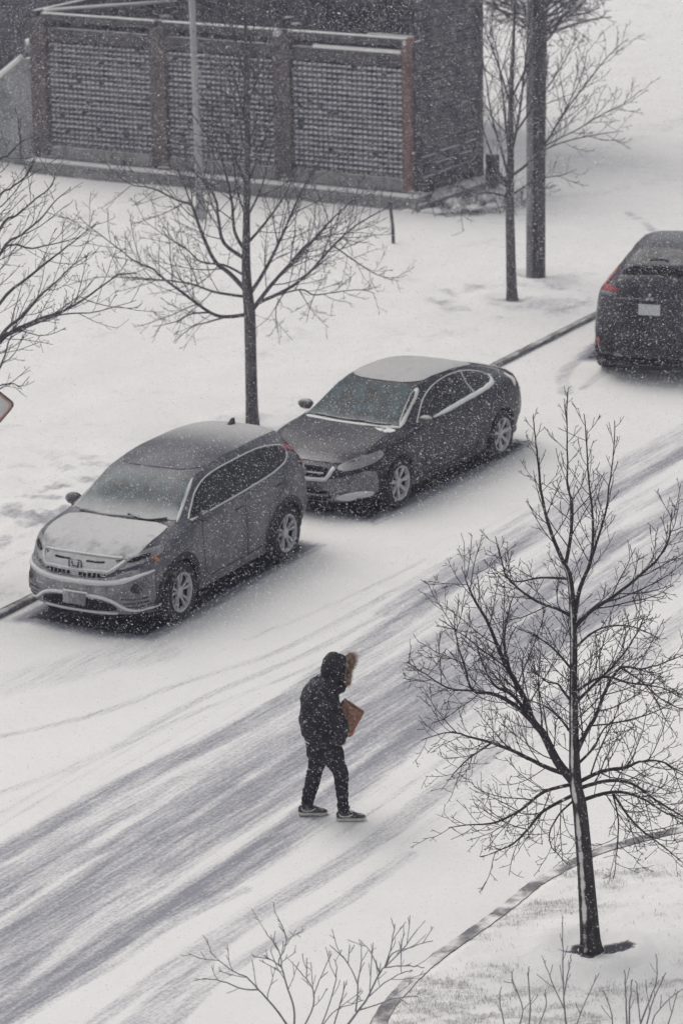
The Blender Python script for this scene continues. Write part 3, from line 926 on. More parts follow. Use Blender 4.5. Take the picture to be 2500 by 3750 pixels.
    mb.build('plate', M_FROST, c.root, True, 40)
    mb = MB()
    mb.box((xp + .002, .02, .527), (.03, .33, .018), bev=.007)
    mb.build('plate_snow', M_FRESH, c.root)
    # roof fin, tailgate glass, spoiler
    mb = MB()
    mb.loft([[(-.16, .028, 1.61), (-.16, -.028, 1.61), (-.32, -.03, 1.60), (-.32, .03, 1.60)], [(-.27, .008, 1.70), (-.27, -.008, 1.70), (-.33, -.008, 1.70), (-.33, .008, 1.70)]])
    mb.build('antenna', M_BLACKTRIM, c.root, False)
    c.patch('rear_window', [(-.50, 1.16), (.50, 1.16), (.47, 1.43), (-.47, 1.43)], 'rear', M_GLASS, .006, smooth=1)
    mb = MB(); mb.box((PC['wb'] / 2, 0, .25), (3.8, 1.45, .12), bev=.03); mb.build('underbody', M_ARCH, c.root)
    return c
build_suv()

# ---- the dark coupe behind it
M_COUPE = snowy('dark_paint', (0.015, 0.015, 0.022), (.35, 0, .72), .95, 1.25, .7, .3, metal=.1, spec=.2, coat=.08, dust=.025, nscale=5, namp=.2, fine=50)
M_COUPEROOF = snowy('snowed_dark_roof', (0.02, 0.021, 0.025), (0, 0, 1), .35, 1.0, .62, .4, dust=.2, nscale=4, namp=.4, grad=((-1, 0, 0), -1.6, -.4, .6))
M_COUPEHOOD = snowy('dark_hood', (0.019, 0.019, 0.028), (0, 0, 1), .98, 1.5, .4, .4, metal=.0, spec=.3, dust=.06, grad=((1, 0, 0), 3.30, 3.62, .55), nscale=4)
M_COUPESCREEN = snowy('clear_windscreen', (0.020, 0.043, 0.052), (0, 0, 1), 1.2, 1.6, .3, .25, dust=.05, grad=((.8, 0, -.6), 1.2, 1.5, .5), nscale=2.2, spec=.10, var=.85)
M_COUPEFRONT = snowy('dark_bumper_with_snow', (0.028, 0.028, 0.037), (.6, 0, .66), .55, 1.05, .72, .5, dust=.22, nscale=6, namp=.4)
M_COUPELAMP = snowy('dusted_lamp', (0.20, 0.19, 0.20), (.4, 0, .7), .6, 1.1, .7, .3, dust=.22, nscale=8)

PA = dict(x=(-1.02, 3.62), wb=2.74, track=1.58, rw=.328, arch=.375, plan_f=.36, plan_r=.32, lift=.012,
    zt=[(-1.02, .91), (-.96, 1.01), (-.82, 1.04), (-.66, 1.06), (-.4, 1.14), (0, 1.275), (.4, 1.375), (.8, 1.425), (1.2, 1.43), (1.55, 1.405), (1.78, 1.35), (2.0, 1.235), (2.3, 1.075), (2.48, .985), (2.65, .965), (2.95, .925), (3.25, .86), (3.48, .765), (3.62, .67)],
    zr=[(-1.02, .85), (-.96, .95), (-.82, .99), (-.66, 1.015), (-.4, 1.09), (0, 1.215), (.4, 1.31), (.8, 1.36), (1.2, 1.363), (1.55, 1.335), (1.78, 1.28), (2.0, 1.18), (2.3, 1.03), (2.48, .955), (2.65, .94), (2.95, .90), (3.25, .825), (3.48, .725), (3.62, .62)],
    yr=[(-1.02, .66), (-.8, .66), (-.5, .64), (0, .58), (.5, .56), (1.2, .56), (1.7, .585), (2.1, .66), (2.45, .735), (2.7, .755), (3.1, .74), (3.45, .68), (3.62, .60)],
    zb=[(-1.02, .81), (-.8, .945), (-.5, .985), (.2, .965), (1.0, .935), (1.8, .915), (2.4, .90), (2.8, .865), (3.3, .76), (3.62, .57)],
    yb=[(-1.02, .74), (-.7, .81), (-.2, .855), (.6, .855), (1.8, .86), (2.4, .87), (2.9, .86), (3.4, .80), (3.62, .69)],
    zm=[(-1.02, .62), (0, .68), (1.4, .62), (2.7, .64), (3.3, .54), (3.62, .47)],
    ym=[(-1.02, .82), (-.7, .885), (0, .922), (.7, .905), (1.9, .905), (2.7, .922), (3.2, .89), (3.62, .78)],
    ys=[(-1.02, .76), (-.5, .85), (.6, .86), (2.0, .86), (3.0, .85), (3.62, .70)],
    zl=[(-1.02, .34), (-.5, .22), (.5, .175), (2.5, .175), (3.2, .18), (3.62, .20)],
    rake_f=[(.15, .06), (.35, 0), (.55, .0), (.75, .06), (.9, .12)], rake_r=[(.3, .08), (.6, 0), (.85, .0), (1.1, .03)])
def build_coupe():
    c = Car('coupe_car', 'black two door coupe with snow on its roof and pillars, parked behind the grey crossover', PA, (1.4372, 44.1882), 4.1585, dict(body=M_COUPE))
    c.wheels(.232, 7, 'single')
    c.patch('hood', [(2.50, -.68), (2.54, 0), (2.50, .68), (2.85, .72), (3.25, .66), (3.46, .45), (3.54, 0), (3.46, -.45), (3.25, -.66), (2.85, -.72)], 'top', M_COUPEHOOD, .010, smooth=1)
    c.patch('roof_panel', [(1.66, -.53), (1.74, 0), (1.66, .53), (1.1, .545), (.4, .55), (.05, .50), (-.02, 0), (.05, -.50), (.4, -.55), (1.1, -.545)], 'top', M_COUPEROOF, .008, smooth=2)
    c.patch('windscreen', [(1.72, -.56), (1.81, 0), (1.72, .56), (2.02, .62), (2.34, .69), (2.43, .69), (2.50, 0), (2.43, -.69), (2.34, -.69), (2.02, -.62)], 'top', M_COUPESCREEN, .006, smooth=1, step=.04)
    c.patch('rear_window', [(-.08, -.50), (-.02, 0), (-.08, .50), (-.35, .56), (-.66, .58), (-.72, 0), (-.66, -.58), (-.35, -.56)], 'top', M_COUPEROOF, .006, smooth=1)
    c.patch('boot_lid', [(-.76, -.62), (-.80, 0), (-.76, .62), (-.98, .58), (-1.03, 0), (-.98, -.58)], 'top', M_COUPEROOF, .008, smooth=1)
    c.line('windscreen_snow', [(1.70, .575), (2.05, .635), (2.42, .725)], 'top', .075, .009, M_FRESH, taper=True)
    c.line('windscreen_snow', [(1.70, -.58), (2.05, -.64), (2.42, -.725)], 'top', .04, .008, M_FRESH, taper=True)
    c.line('windscreen_snow', [(2.43, .73), (2.50, .50), (2.54, 0), (2.51, -.45), (2.46, -.68)], 'top', .075, .010, M_FRESH, taper=True)
    c.patch('hood_snow', [(2.50, .74), (2.56, .40), (2.63, .48), (2.68, .62), (2.66, .72)], 'top', M_FRESH, .010, smooth=2)
    c.line('wiper', [(2.44, -.55), (2.49, -.1), (2.47, .2)], 'top', .02, .035, M_BLACKTRIM)
    c.line('wiper', [(2.44, .1), (2.49, .35), (2.44, .6)], 'top', .02, .035, M_BLACKTRIM)
    DLO = [(2.14, .975), (1.95, 1.08), (1.72, 1.20), (1.42, 1.285), (1.05, 1.325), (.7, 1.32), (.4, 1.275), (.12, 1.195), (.0, 1.125), (.08, 1.065), (.35, 1.04), (.9, 1.01), (1.5, .985)]
    def side(fr, sy):
        w_ = c.patch('side_window', DLO, fr, M_GLASS, .006, smooth=2)
        c.line('window_trim', DLO[0:9], fr, .011, .012, M_CHROME, w_)
        c.line('window_pillar', [(.58, 1.03), (.64, 1.16), (.60, 1.30)], fr, .028, .012, M_CHROME, w_)
        c.line('sill_snow', [(-.04, 1.14), (.04, 1.06), (.35, 1.025), (.8, 1.005), (1.3, .98), (1.75, .965)], fr, .052, .010, M_FRESH, taper=True)
        c.line('wing_snow', [(-.50, 1.04), (-.44, .99), (-.40, .92)], fr, .06, .014, M_FRESH, taper=True)
        for L in ([(2.06, .93), (2.10, .65), (2.06, .42), (1.94, .28)], [(.52, .98), (.56, .75), (.60, .5), (.66, .28)], [(1.94, .27), (1.3, .26), (.66, .27)]):
            c.line('door_seam', L, fr, .009, .0025, M_ARCH)
        mb = MB()
        hx, hz = .80, .86
        mb.box((hx, sy * (c.hit(fr, hx, hz, 0).y * sy + .018), hz), (.19, .032, .03), bev=.012)
        mb.build('door_handle', M_COUPE, c.root)
        c.mirror_part(2.10, 1.02, sy, .82, M_COUPEROOF, (.075, .105, .068))
        c.patch('headlight', [(sy * .40, .66), (sy * .52, .73), (sy * .72, .80), (sy * .82, .835), (sy * .85, .75), (sy * .74, .66), (sy * .55, .61)], 'front', M_COUPELAMP, .010, smooth=1)
        c.patch('tail_light', [(-.66, 1.0), (-.76, 1.02), (-.90, .99), (-.95, .86), (-.90, .79), (-.80, .88)], fr, M_TAIL, .012, smooth=1)
        c.patch('tail_light', [(sy * .48, .80), (sy * .75, .90), (sy * .80, .90), (sy * .80, .76), (sy * .5, .74)], 'rear', M_TAIL, .012, smooth=1)
        c.patch('bumper_snow', [(sy * .44, .265), (sy * .60, .245), (sy * .76, .28), (sy * .80, .34), (sy * .70, .37), (sy * .55, .345), (sy * .45, .31)], 'front', M_FRESH, .03, smooth=2)
    c.both(side)
    c.patch('bumper', [(-.80, .26), (-.5, .205), (0, .20), (.5, .205), (.80, .26), (.83, .42), (.80, .62), (.5, .545), (.30, .52), (0, .515), (-.30, .52), (-.5, .545), (-.80, .62), (-.83, .42)], 'front', M_COUPEFRONT, .006, smooth=1)
    g = c.patch('grille', [(-.36, .64), (-.30, .555), (0, .54), (.30, .555), (.36, .64), (.30, .66), (0, .665), (-.30, .66)], 'front', M_ARCH, .012, smooth=1)
    c.line('grille_bar', [(-.40, .655), (-.33, .535), (-.2, .522), (0, .518), (.2, .522), (.33, .535), (.40, .655)], 'front', .045, .022, M_FRESH, g)
    c.line('grille_bar', [(-.30, .60), (0, .60), (.30, .60)], 'front', .014, .018, M_FRESH, g)
    xe = c.hit('front', 0, .61, .022).x
    e = MB()
    a = np.linspace(0, 2 * np.pi, 24, endpoint=False)
    sq = lambda v: math.copysign(abs(v) ** .45, v)
    e.tube([(xe, .062 * sq(math.cos(t)), .61 + .05 * sq(math.sin(t))) for t in list(a) + [a[0], a[1]]], .007, 6)
    for sy in (1, -1): e.tube([(xe + .003, sy * .027, .57), (xe + .003, sy * .030, .61), (xe + .002, sy * .038, .65)], .009, 6)
    e.tube([(xe + .003, -.03, .608), (xe + .003, .03, .608)], .009, 6)
    e.build('emblem', M_CHROME, g, True, 50)
    it = c.patch('lower_intake', [(-.40, .24), (-.36, .39), (0, .40), (.36, .39), (.40, .24), (0, .225)], 'front', M_ARCH, .012, smooth=1)
    mb = MB(); c.strip(mb, [(-.36, .315), (0, .31), (.36, .315)], 'front', .03, .022); mb.build('slat', M_COUPEFRONT, it)
    mb = MB(); mb.box((PA['wb'] / 2 - .03, 0, .22), (4.2, 1.45, .10), bev=.03); mb.build('underbody', M_ARCH, c.root)
build_coupe()

# ---- the dark hatch-backed car driving off at the right edge
M_FARP = snowy('black_paint', (0.024, 0.024, 0.034), (-.3, 0, .8), .85, 1.2, .7, .3, metal=.2, spec=.2, coat=.08, dust=.05, nscale=5, namp=.25, fine=45)
M_FARGLASS = snowy('rear_glass', (0.03, 0.032, 0.037), (-.2, 0, .9), .95, 1.4, .6, .3, dust=.20, nscale=4, spec=.2)
PF = dict(zs=1.10, x=(-.86, 3.40), wb=2.67, track=1.58, rw=.385, arch=.44, plan_f=.3, plan_r=.20, lift=.012,
    zt=[(-.86, 1.12), (-.83, 1.24), (-.78, 1.315), (-.68, 1.40), (-.55, 1.475), (-.35, 1.56), (-.1, 1.63), (.3, 1.68), (.8, 1.675), (1.15, 1.63), (1.7, 1.42), (2.1, 1.22), (2.4, 1.14), (2.8, 1.09), (3.2, 1.0), (3.40, .90)],
    zr=[(-.86, 1.06), (-.83, 1.16), (-.78, 1.22), (-.68, 1.30), (-.55, 1.375), (-.35, 1.46), (-.1, 1.53), (.3, 1.575), (.8, 1.57), (1.15, 1.53), (1.7, 1.34), (2.1, 1.17), (2.4, 1.10), (2.8, 1.05), (3.2, .95), (3.40, .85)],
    yr=[(-.86, .62), (-.75, .57), (-.55, .515), (-.3, .49), (.2, .50), (1.1, .54), (1.7, .68), (2.1, .73), (3.0, .73), (3.4, .62)],
    zb=[(-.86, 1.0), (-.8, 1.10), (-.5, 1.16), (.4, 1.12), (1.8, 1.07), (2.4, 1.04), (3.0, .96), (3.4, .78)],
    yb=[(-.86, .74), (-.8, .765), (-.4, .81), (.4, .84), (1.8, .86), (2.6, .86), (3.4, .70)],
    zm=[(-.86, .70), (0, .76), (2.6, .76), (3.4, .60)],
    ym=[(-.86, .84), (-.7, .875), (-.1, .905), (.6, .90), (2.6, .905), (3.4, .78)],
    ys=[(-.86, .77), (-.5, .85), (.6, .86), (2.0, .86), (3.4, .72)],
    zl=[(-.86, .33), (-.5, .25), (.5, .21), (2.5, .21), (3.4, .24)],
    rake_f=[(.2, .05), (.45, 0), (.7, .0), (.95, .05), (1.1, .10)], rake_r=[(.3, .10), (.5, .02), (.62, 0), (.8, .02), (1.05, .03), (1.2, 0)])
def build_far():
    ct = on_z(2219, 1343)
    th = R(71)
    k = .84 * 1.05
    c = Car('hatchback_car', 'black car seen from behind at the right edge, red tail lights and a pale plate', PF, (ct[0] + k * math.sin(th), ct[1] - k * math.cos(th)), th, dict(body=M_FARP), scale=1.05)
    c.wheels(.225, 6, 'single')
    c.patch('rear_window', [(-.49, -.40), (-.505, 0), (-.49, .40), (-.30, .40), (-.10, .34), (-.08, 0), (-.10, -.34), (-.30, -.40)], 'top', M_FARGLASS, .006, smooth=1)
    c.patch('tailgate_trim', [(-.66, -.47), (-.69, 0), (-.66, .47), (-.53, .44), (-.54, 0), (-.53, -.44)], 'top', M_ARCH, .010, smooth=1)
    c.line('wiper', [(-.44, -.16), (-.41, -.05), (-.43, .12)], 'top', .02, .02, M_ARCH)
    def side(fr, sy):
        c.patch('tail_light', [(sy * .45, 1.21), (sy * .60, 1.225), (sy * .70, 1.215), (sy * .745, 1.20), (sy * .745, 1.155), (sy * .60, 1.165), (sy * .46, 1.185)], 'rear', M_TAIL, .014, smooth=0)
        c.line('tail_light', [(sy * .735, 1.17), (sy * .70, 1.24), (sy * .64, 1.33), (sy * .60, 1.385)], 'rear', .035, .014, M_TAIL)
        c.line('lamp_snow', [(sy * .56, 1.13), (sy * .66, 1.13), (sy * .76, 1.125)], 'rear', .05, .02, M_FROST, taper=True)
        c.patch('reflector', [(sy * .74, .55), (sy * .82, .55), (sy * .82, .47), (sy * .79, .40), (sy * .76, .45)], 'rear', M_TAIL, .012, smooth=1, step=.03)
        c.patch('exhaust', [(sy * .40, .37), (sy * .50, .40), (sy * .55, .36), (sy * .55, .31), (sy * .42, .31)], 'rear', M_FROST, .02, smooth=1)
        c.patch('side_window', [(1.9, 1.14), (1.4, 1.35), (1.0, 1.46), (.3, 1.50), (-.1, 1.45), (-.3, 1.34), (-.1, 1.24), (.9, 1.17)], fr, M_GLASS, .006)
        c.mirror_part(1.66, 1.12, sy, .78, M_FARP)
        c.patch('headlight', [(sy * .5, .84), (sy * .78, .94), (sy * .80, .84), (sy * .6, .78)], 'front', M_COUPELAMP, .01, smooth=1)
    c.both(side)
    c.patch('bumper', [(-.82, .36), (-.5, .30), (0, .29), (.5, .30), (.82, .36), (.84, .56), (.6, .60), (0, .60), (-.6, .60), (-.84, .56)], 'rear', M_BLACKTRIM, .010, smooth=1)
    p = c.hit('rear', 0, .985, .02)
    mb = MB(); mb.box((p.x, 0, .985 * PF['zs']), (.016, .31, .155), bev=.005); o = mb.build('plate', M_PLATE, c.root, True, 40)
    # three diamonds
    e = MB()
    h = c.hit('rear', 0, 1.135, .045)
    for k in range(3):
        t = math.pi / 2 + k * 2 * math.pi / 3
        d = np.array([math.cos(t), math.sin(t)]); n = np.array([-d[1], d[0]])
        q = [d * 0.004, d * .036 + n * .021, d * .068, d * .036 - n * .021]
        e.loft([[(h.x - dx, -a, 1.135 * PF['zs'] + b) for a, b in q] for dx in (0, .012)])
    e.build('emblem', M_CHROME, c.root, False)
    c.patch('windscreen', [(1.2, -.58), (1.25, 0), (1.2, .58), (2.0, .68), (2.1, 0), (2.0, -.68)], 'top', M_GLASS, .006)
    mb = MB(); mb.box((PF['wb'] / 2 - .03, 0, .25), (3.9, 1.45, .10), bev=.03); mb.build('underbody', M_ARCH, c.root)
build_far()
#==NEXT2==
# ------------------------------------------------------------------ slatted enclosure behind the lawn
M_BRICK = snowy('weathered_column', (0.082, 0.068, 0.068), (-.5, -.6, .5), .98, 1.35, .5, .85, nscale=9, dust=.06, var=.35, bump=.4)
M_WOODEDGE = snowy('reddish_post', (0.15, 0.086, 0.07), (-.5, -.6, .5), 1.0, 1.35, .5, .85, nscale=9, dust=.06, var=.35, bump=.3)
M_SLAT = snowy('dark_slat', (0.036, 0.035, 0.050), (0, 0, 1), .85, 1.2, .8, .7, dust=.10)
M_BEAM = snowy('dark_beam', (0.052, 0.049, 0.058), (0, 0, 1), .75, 1.1, .9, .8, dust=.08, var=.3, namp=.5)
M_CONC = snowy('concrete_plinth', (0.17, 0.165, 0.165), (0, 0, 1), .55, .9, 1, .85, dust=.12, var=.25, bump=.3)
M_DARKWALL = snowy('dark_wall', (0.036, 0.035, 0.050), (0, 0, 1), .6, .95, 1, .8, dust=.10, var=.4, nscale=3)
M_SLATSNOW = plain('snow_on_slats', (0.55, 0.55, 0.58), .9, 0, .15, 12, 0, .2)

EO = np.array([1.42, 60.75])                                  # the near corner
EU = np.array([math.cos(R(149)), math.sin(R(149))])           # along the front, to the left
EV = np.array([math.cos(R(61)), math.sin(R(61))])             # along the right side, away
GZ = .10
def ew(u, v, z): return (EO[0] + EU[0] * u + EV[0] * v, EO[1] + EU[1] * u + EV[1] * v, z)
E_RZ = math.atan2(EU[1], EU[0])
def ebox(mb, u0, u1, v0, v1, z0, z1, bev=0.0):
    # local axes: EU, and EU turned by +90 is -EV
    c = ew((u0 + u1) / 2, (v0 + v1) / 2, (z0 + z1) / 2)
    mb.box(c, (abs(u1 - u0), abs(v1 - v0), abs(z1 - z0)), E_RZ, None, bev)

def build_enclosure():
    root = thing('screened_enclosure', 'open topped enclosure of dark slatted screens between brick columns, behind the snowy lawn', 'enclosure')
    L, D, H = 8.40, 2.60, 3.22
    def part(name, m, fn, parent=root):
        mb = MB(); fn(mb)
        return mb.build(name, m, parent, False)
    cols = [0.0, 2.78, 5.58, L]
    rs = np.random.RandomState(3)
    for i, u in enumerate(cols):
        wd = .16 if i == 0 else .36
        u0 = u - (.0 if i == 0 else wd / 2)
        part('column', M_WOODEDGE if i == 0 else M_BRICK, lambda mb: ebox(mb, u0, u0 + wd, -.08, .22, GZ + .32, H - (.0 if i == 0 else .12), .01))
        def cap(mb):
            ebox(mb, u0 + wd * .45, u0 + wd - .02, -.10, .02, H - .11, H - .01, .03)
        if i in (0, 1): part('column_snow', M_SLATSNOW, cap)
        if i == 0:
            part('column', M_DARKWALL, lambda mb: ebox(mb, -.0, -.06, .05, .3, GZ + .3, H - .05, .01))
    def plinth(mb): ebox(mb, -.25, L + .20, -.32, .30, GZ - .15, GZ + .24, .015)
    part('plinth', M_CONC, plinth)
    part('plinth_snow', M_SNOW, lambda mb: ebox(mb, -.23, L + .18, -.28, -.10, GZ + .242, GZ + .272, .015))
    part('plinth', M_CONC, lambda mb: ebox(mb, -.40, .20, -.3, D + .5, GZ - .15, GZ + .12, .015))
    for i in range(3):
        a = cols[i] + (.16 if i == 0 else .18)
        b = cols[i + 1] - .18
        part('sill', M_CONC, lambda mb: ebox(mb, a, b, -.02, .20, GZ + .262, GZ + .52, .01))
        part('lintel', M_BEAM, lambda mb: ebox(mb, a, b, .0, .16, 2.70, 2.94, .01))
        if i == 0: part('lintel_snow', M_SNOW, lambda mb: ebox(mb, a + .04, b - .5, -.05, .06, 2.945, 3.01, .03))
        part('top_rail', M_BEAM, lambda mb: ebox(mb, a - .1, b + .1, -.02, .14, H - .14, H, .012))
        part('rail_snow', M_SNOW, lambda mb: ebox(mb, a - .05, b + .08, -.01, .08, H + .002, H + .02, .008))
        z0, z1 = GZ + .56, 2.66
        n = 20
        def slats(mb):
            for k in range(n):
                z = z0 + (z1 - z0) * k / n
                ebox(mb, a, b, .02, .12, z, z + .055)
            for u in np.arange(a + .04, b, .1075):
                ebox(mb, u, u + .022, .012, .05, z0 - .03, z1 + .03)
        p = part('slat_screen', M_SLAT, slats)
        def snowbits(mb):
            for k in range(n):
                z = z0 + (z1 - z0) * k / n + .056
                row = .7 + .6 * rs.rand() + (.35 if i == 0 else 0)
                for u in np.arange(a + .062, b - .08, .1075):
                    h = row * rs.uniform(.018, .032) + .004
                    if rs.rand() < .03: continue
                    wv = rs.uniform(.070, .083)
                    ebox(mb, u, u + wv, .0, .10, z, z + h, .006)
        part('slat_snow', M_SLATSNOW, snowbits, p)['kind'] = 'stuff'
        part('backing', M_DARKWALL, lambda mb: ebox(mb, a, b, .135, .16, z0 - .02, z1 + .02))
    # the right hand side, seen at a slant: dark boards with less snow
    def boards(mb):
        for k in range(22):
            z = GZ + .30 + k * .195
            ebox(mb, -.0, .06, .32, D, z, z + .178)
    sp = part('slat_screen', M_SLAT, boards)
    part('backing', M_DARKWALL, lambda mb: ebox(mb, .07, .10, .3, D, GZ + .1, H + 1.25))
    def bsnow(mb):
        for k in range(22):
            z = GZ + .30 + k * .195 + .179
            v = .35
            while v < D - .2:
                l = rs.uniform(.3, 1.1)
                if rs.rand() < (.9 if k < 3 else .06): ebox(mb, -.02 if k > 2 else -.04, .03, v, min(v + l, D - .05), z, z + rs.uniform(.008, .022), .006)
                v += l + rs.uniform(.02, .3)
    part('slat_snow', M_SLATSNOW, bsnow, sp)['kind'] = 'stuff'
    part('plinth_snow', M_SNOW, lambda mb: ebox(mb, -.36, -.10, .2, D + .4, GZ + .122, GZ + .15, .02))
    part('top_rail', M_BEAM, lambda mb: ebox(mb, -.04, .12, .2, D, H + 1.2, H + 1.36, .01))
    part('column', M_DARKWALL, lambda mb: ebox(mb, -.05, .25, D, D + .25, GZ - .1, H + 1.36, .01))
    # inside: the far screens seen over the front, dark, with beams that carry a little snow
    part('back_wall', M_DARKWALL, lambda mb: ebox(mb, .1, L + .2, D, D + .14, GZ, H + 1.6))
    part('side_wall', M_DARKWALL, lambda mb: ebox(mb, L + .2, L + .3, .3, D, GZ, H))
    part('cross_beam', M_BEAM, lambda mb: ebox(mb, .12, L + .2, D - .14, D - .01, H - .55, H - .40))
    part('beam_snow', M_SNOW, lambda mb: ebox(mb, .2, 2.3, D - .16, D - .04, H - .398, H - .35, .02))
    mb = MB()
    P0, P1 = np.array(ew(L - .1, .1, H - .02)), np.array(ew(L - 1.7, D - .1, H - .05))
    mb.tube(np.linspace(P0, P1, 3), .06, 8); mb.build('brace', M_BEAM, root)
    mb = MB()
    mb.tube(np.linspace(P0 + (0, 0, .065), P1 + (0, 0, .065), 3), .035, 8); mb.build('brace_snow', M_SNOW, root)
    mb = MB()
    for k in range(9):                                       # clods of snow left along the inner beams
        u = rs.uniform(.3, L - .3)
        mb.ball(ew(u, D - rs.uniform(.05, .12), H - rs.uniform(.1, .36)), (rs.uniform(.08, .25), .05, rs.uniform(.012, .025)), 8, 5)
    o = mb.build('beam_snow', M_SNOW, root); o['kind'] = 'stuff'
build_enclosure()

# dark brick wall of the building behind
def build_back():
    root = thing('dark_building', 'tall dark building wall filling the top left behind the slatted enclosure', 'building')
    mb = MB()
    ebox(mb, 3.4, 28, 5.2, 9, 0, 8.2, .0)
    mb.build('wall', M_DARKWALL, root, False)
    rs = np.random.RandomState(8)
    for k in range(7):
        mb = MB(); ebox(mb, 4.2 + k * 3.2, 4.35 + k * 3.2, 5.05, 5.2, 0, 8.0); mb.build('pilaster', M_BRICK, root, False)
    mb = MB(); ebox(mb, 3.4, 28, 5.02, 5.2, 3.7, 3.85); mb.build('ledge', M_BEAM, root, False)
    mb = MB(); ebox(mb, 3.5, 28, 5.04, 5.18, 3.855, 3.91, .02); mb.build('ledge_snow', M_SNOW, root, False)
build_back()

# skip with a slanted lid at the left edge
M_SKIP = snowy('grey_skip_paint', (0.15, 0.16, 0.17), (0, 0, 1), .5, .9, .9, .7, dust=.22, var=.3, nscale=3)
def build_skip():
    root = thing('waste_skip', 'pale grey waste skip with a snowy slanted lid, left of the slatted enclosure', 'skip')
    u0, u1, v0, v1 = 8.85, 11.2, .3, 2.2
    prof = [(0, .12), (1.0, .12), (1.0, 1.05), (.62, 1.35), (.06, 2.25), (0, 2.25)]
    def loft(name, pr, m, va, vb, sm=False):
        mb = MB()
        mb.loft([[ew(u0 + (u1 - u0) * a, v, z) for a, z in pr] for v in (va, vb)])
        return mb.build(name, m, root, sm)
    loft('body', prof, M_SKIP, v0, v1)
    mb = MB()
    pts = [ew(u0 + (u1 - u0) * a, v0 - .02, z + .04) for a, z in ((1.0, 1.06), (.62, 1.36), (.34, 1.80), (.08, 2.24))]
    mb.tube(smooth_line(pts, 4), .055, 8); mb.build('lid_snow', M_SNOW, root)
    mb = MB(); mb.box(ew(u0 - .06, v0 + .1, 2.46), (.3, .3, .2), E_RZ, None, .05); mb.build('hinge_box', M_SKIP, root, True, 50)
    mb = MB(); mb.box(ew(u0 - .06, v0 + .1, 2.60), (.28, .28, .09), E_RZ, None, .04); mb.build('lid_snow', M_SNOW, root)
    for u in (u0 + .3, u1 - .4):
        mb = MB(); ebox(mb, u, u + .12, v0 - .05, v0, .2, 1.05, .01); mb.build('rib', M_SKIP, root, False)
build_skip()

# ------------------------------------------------------------------ poles
M_POLE = snowy('wooden_pole', (0.060, 0.055, 0.060), (-.9, -.2, .1), 1.0, 1.4, .5, .9, dust=.07, nscale=3, var=.35, bump=.5, vscale=(1, 1, .08))
M_CONDUIT = snowy('grey_conduit', (0.15, 0.15, 0.165), (-.9, -.3, .1), .7, 1.3, .6, .6, dust=.16, nscale=3)
M_METALPOLE = snowy('galvanised_pole', (0.27, 0.275, 0.29), (-.9, -.2, .1), .65, 1.2, .7, .5, dust=.22, nscale=4)
def build_poles():
    b = BASES['pole']
    t = thing('utility_pole', 'thick weathered wooden utility pole with a grey conduit, behind the right tree', 'pole', (b[0], b[1], .04))
    mb = MB(); mb.tube([(0, 0, z) for z in np.linspace(0, 8.5, 12)], np.linspace(.155, .135, 12), 20); mb.build('post', M_POLE, t)
    mb = MB(); mb.tube([(-.115, -.105, z) for z in np.linspace(0, 8.5, 8)], .062, 12); c = mb.build('conduit', M_CONDUIT, t)
    mb = MB(); mb.box((-.135, -.165, 1.42), (.075, .02, .36), R(-20), None, .006); mb.build('label_plate', M_FROST, c, False)
    b = on_z(735, 792, .12)
    t = thing('lamp_post', 'thin pale grey metal lamp post in front of the slatted enclosure', 'lamp post', (b[0], b[1], .08))
    mb = MB(); mb.tube([(-.012 * z, 0, z) for z in np.linspace(0, 8, 10)], np.linspace(.072, .045, 10), 14); mb.build('post', M_METALPOLE, t)
    mb = MB(); mb.tube([(0, 0, z) for z in (0, .02, .34, .36)], [.11, .115, .085, .07], 14); mb.build('base', M_METALPOLE, t)
    mb = MB(); mb.tube([(-.096, 0, 7.95), (-.3, -.3, 8.1), (-.7, -.9, 8.15)], .03, 8); mb.build('arm', M_METALPOLE, t)
    b = on_z(1440, 888, .12)
    mb = MB(); mb.tube([(0, 0, -.1), (-.01, 0, .3), (-.055, 0, .74)], [.032, .03, .028], 10)
    o = mb.build('stake', M_POLE); o.location = (b[0], b[1], .1)
    tag(o, 'short dark leaning stake standing alone in the snow before the enclosure', 'stake')
    b = on_z(1802, 680, .12)
    t = thing('litter_bin', 'dark narrow litter bin half hidden behind the right tree, beside the enclosure', 'bin', (b[0], b[1], .1))
    mb = MB(); mb.tube([(0, 0, 0), (0, 0, .05), (0, 0, .55), (0, 0, .58)], [.11, .125, .135, .12], 14); mb.build('body', M_DARKWALL, t)
    mb = MB(); mb.tube([(0, 0, .582), (0, 0, .63), (0, 0, .66)], [.14, .12, .03], 14); mb.build('lid', M_DARKWALL, t)
build_poles()

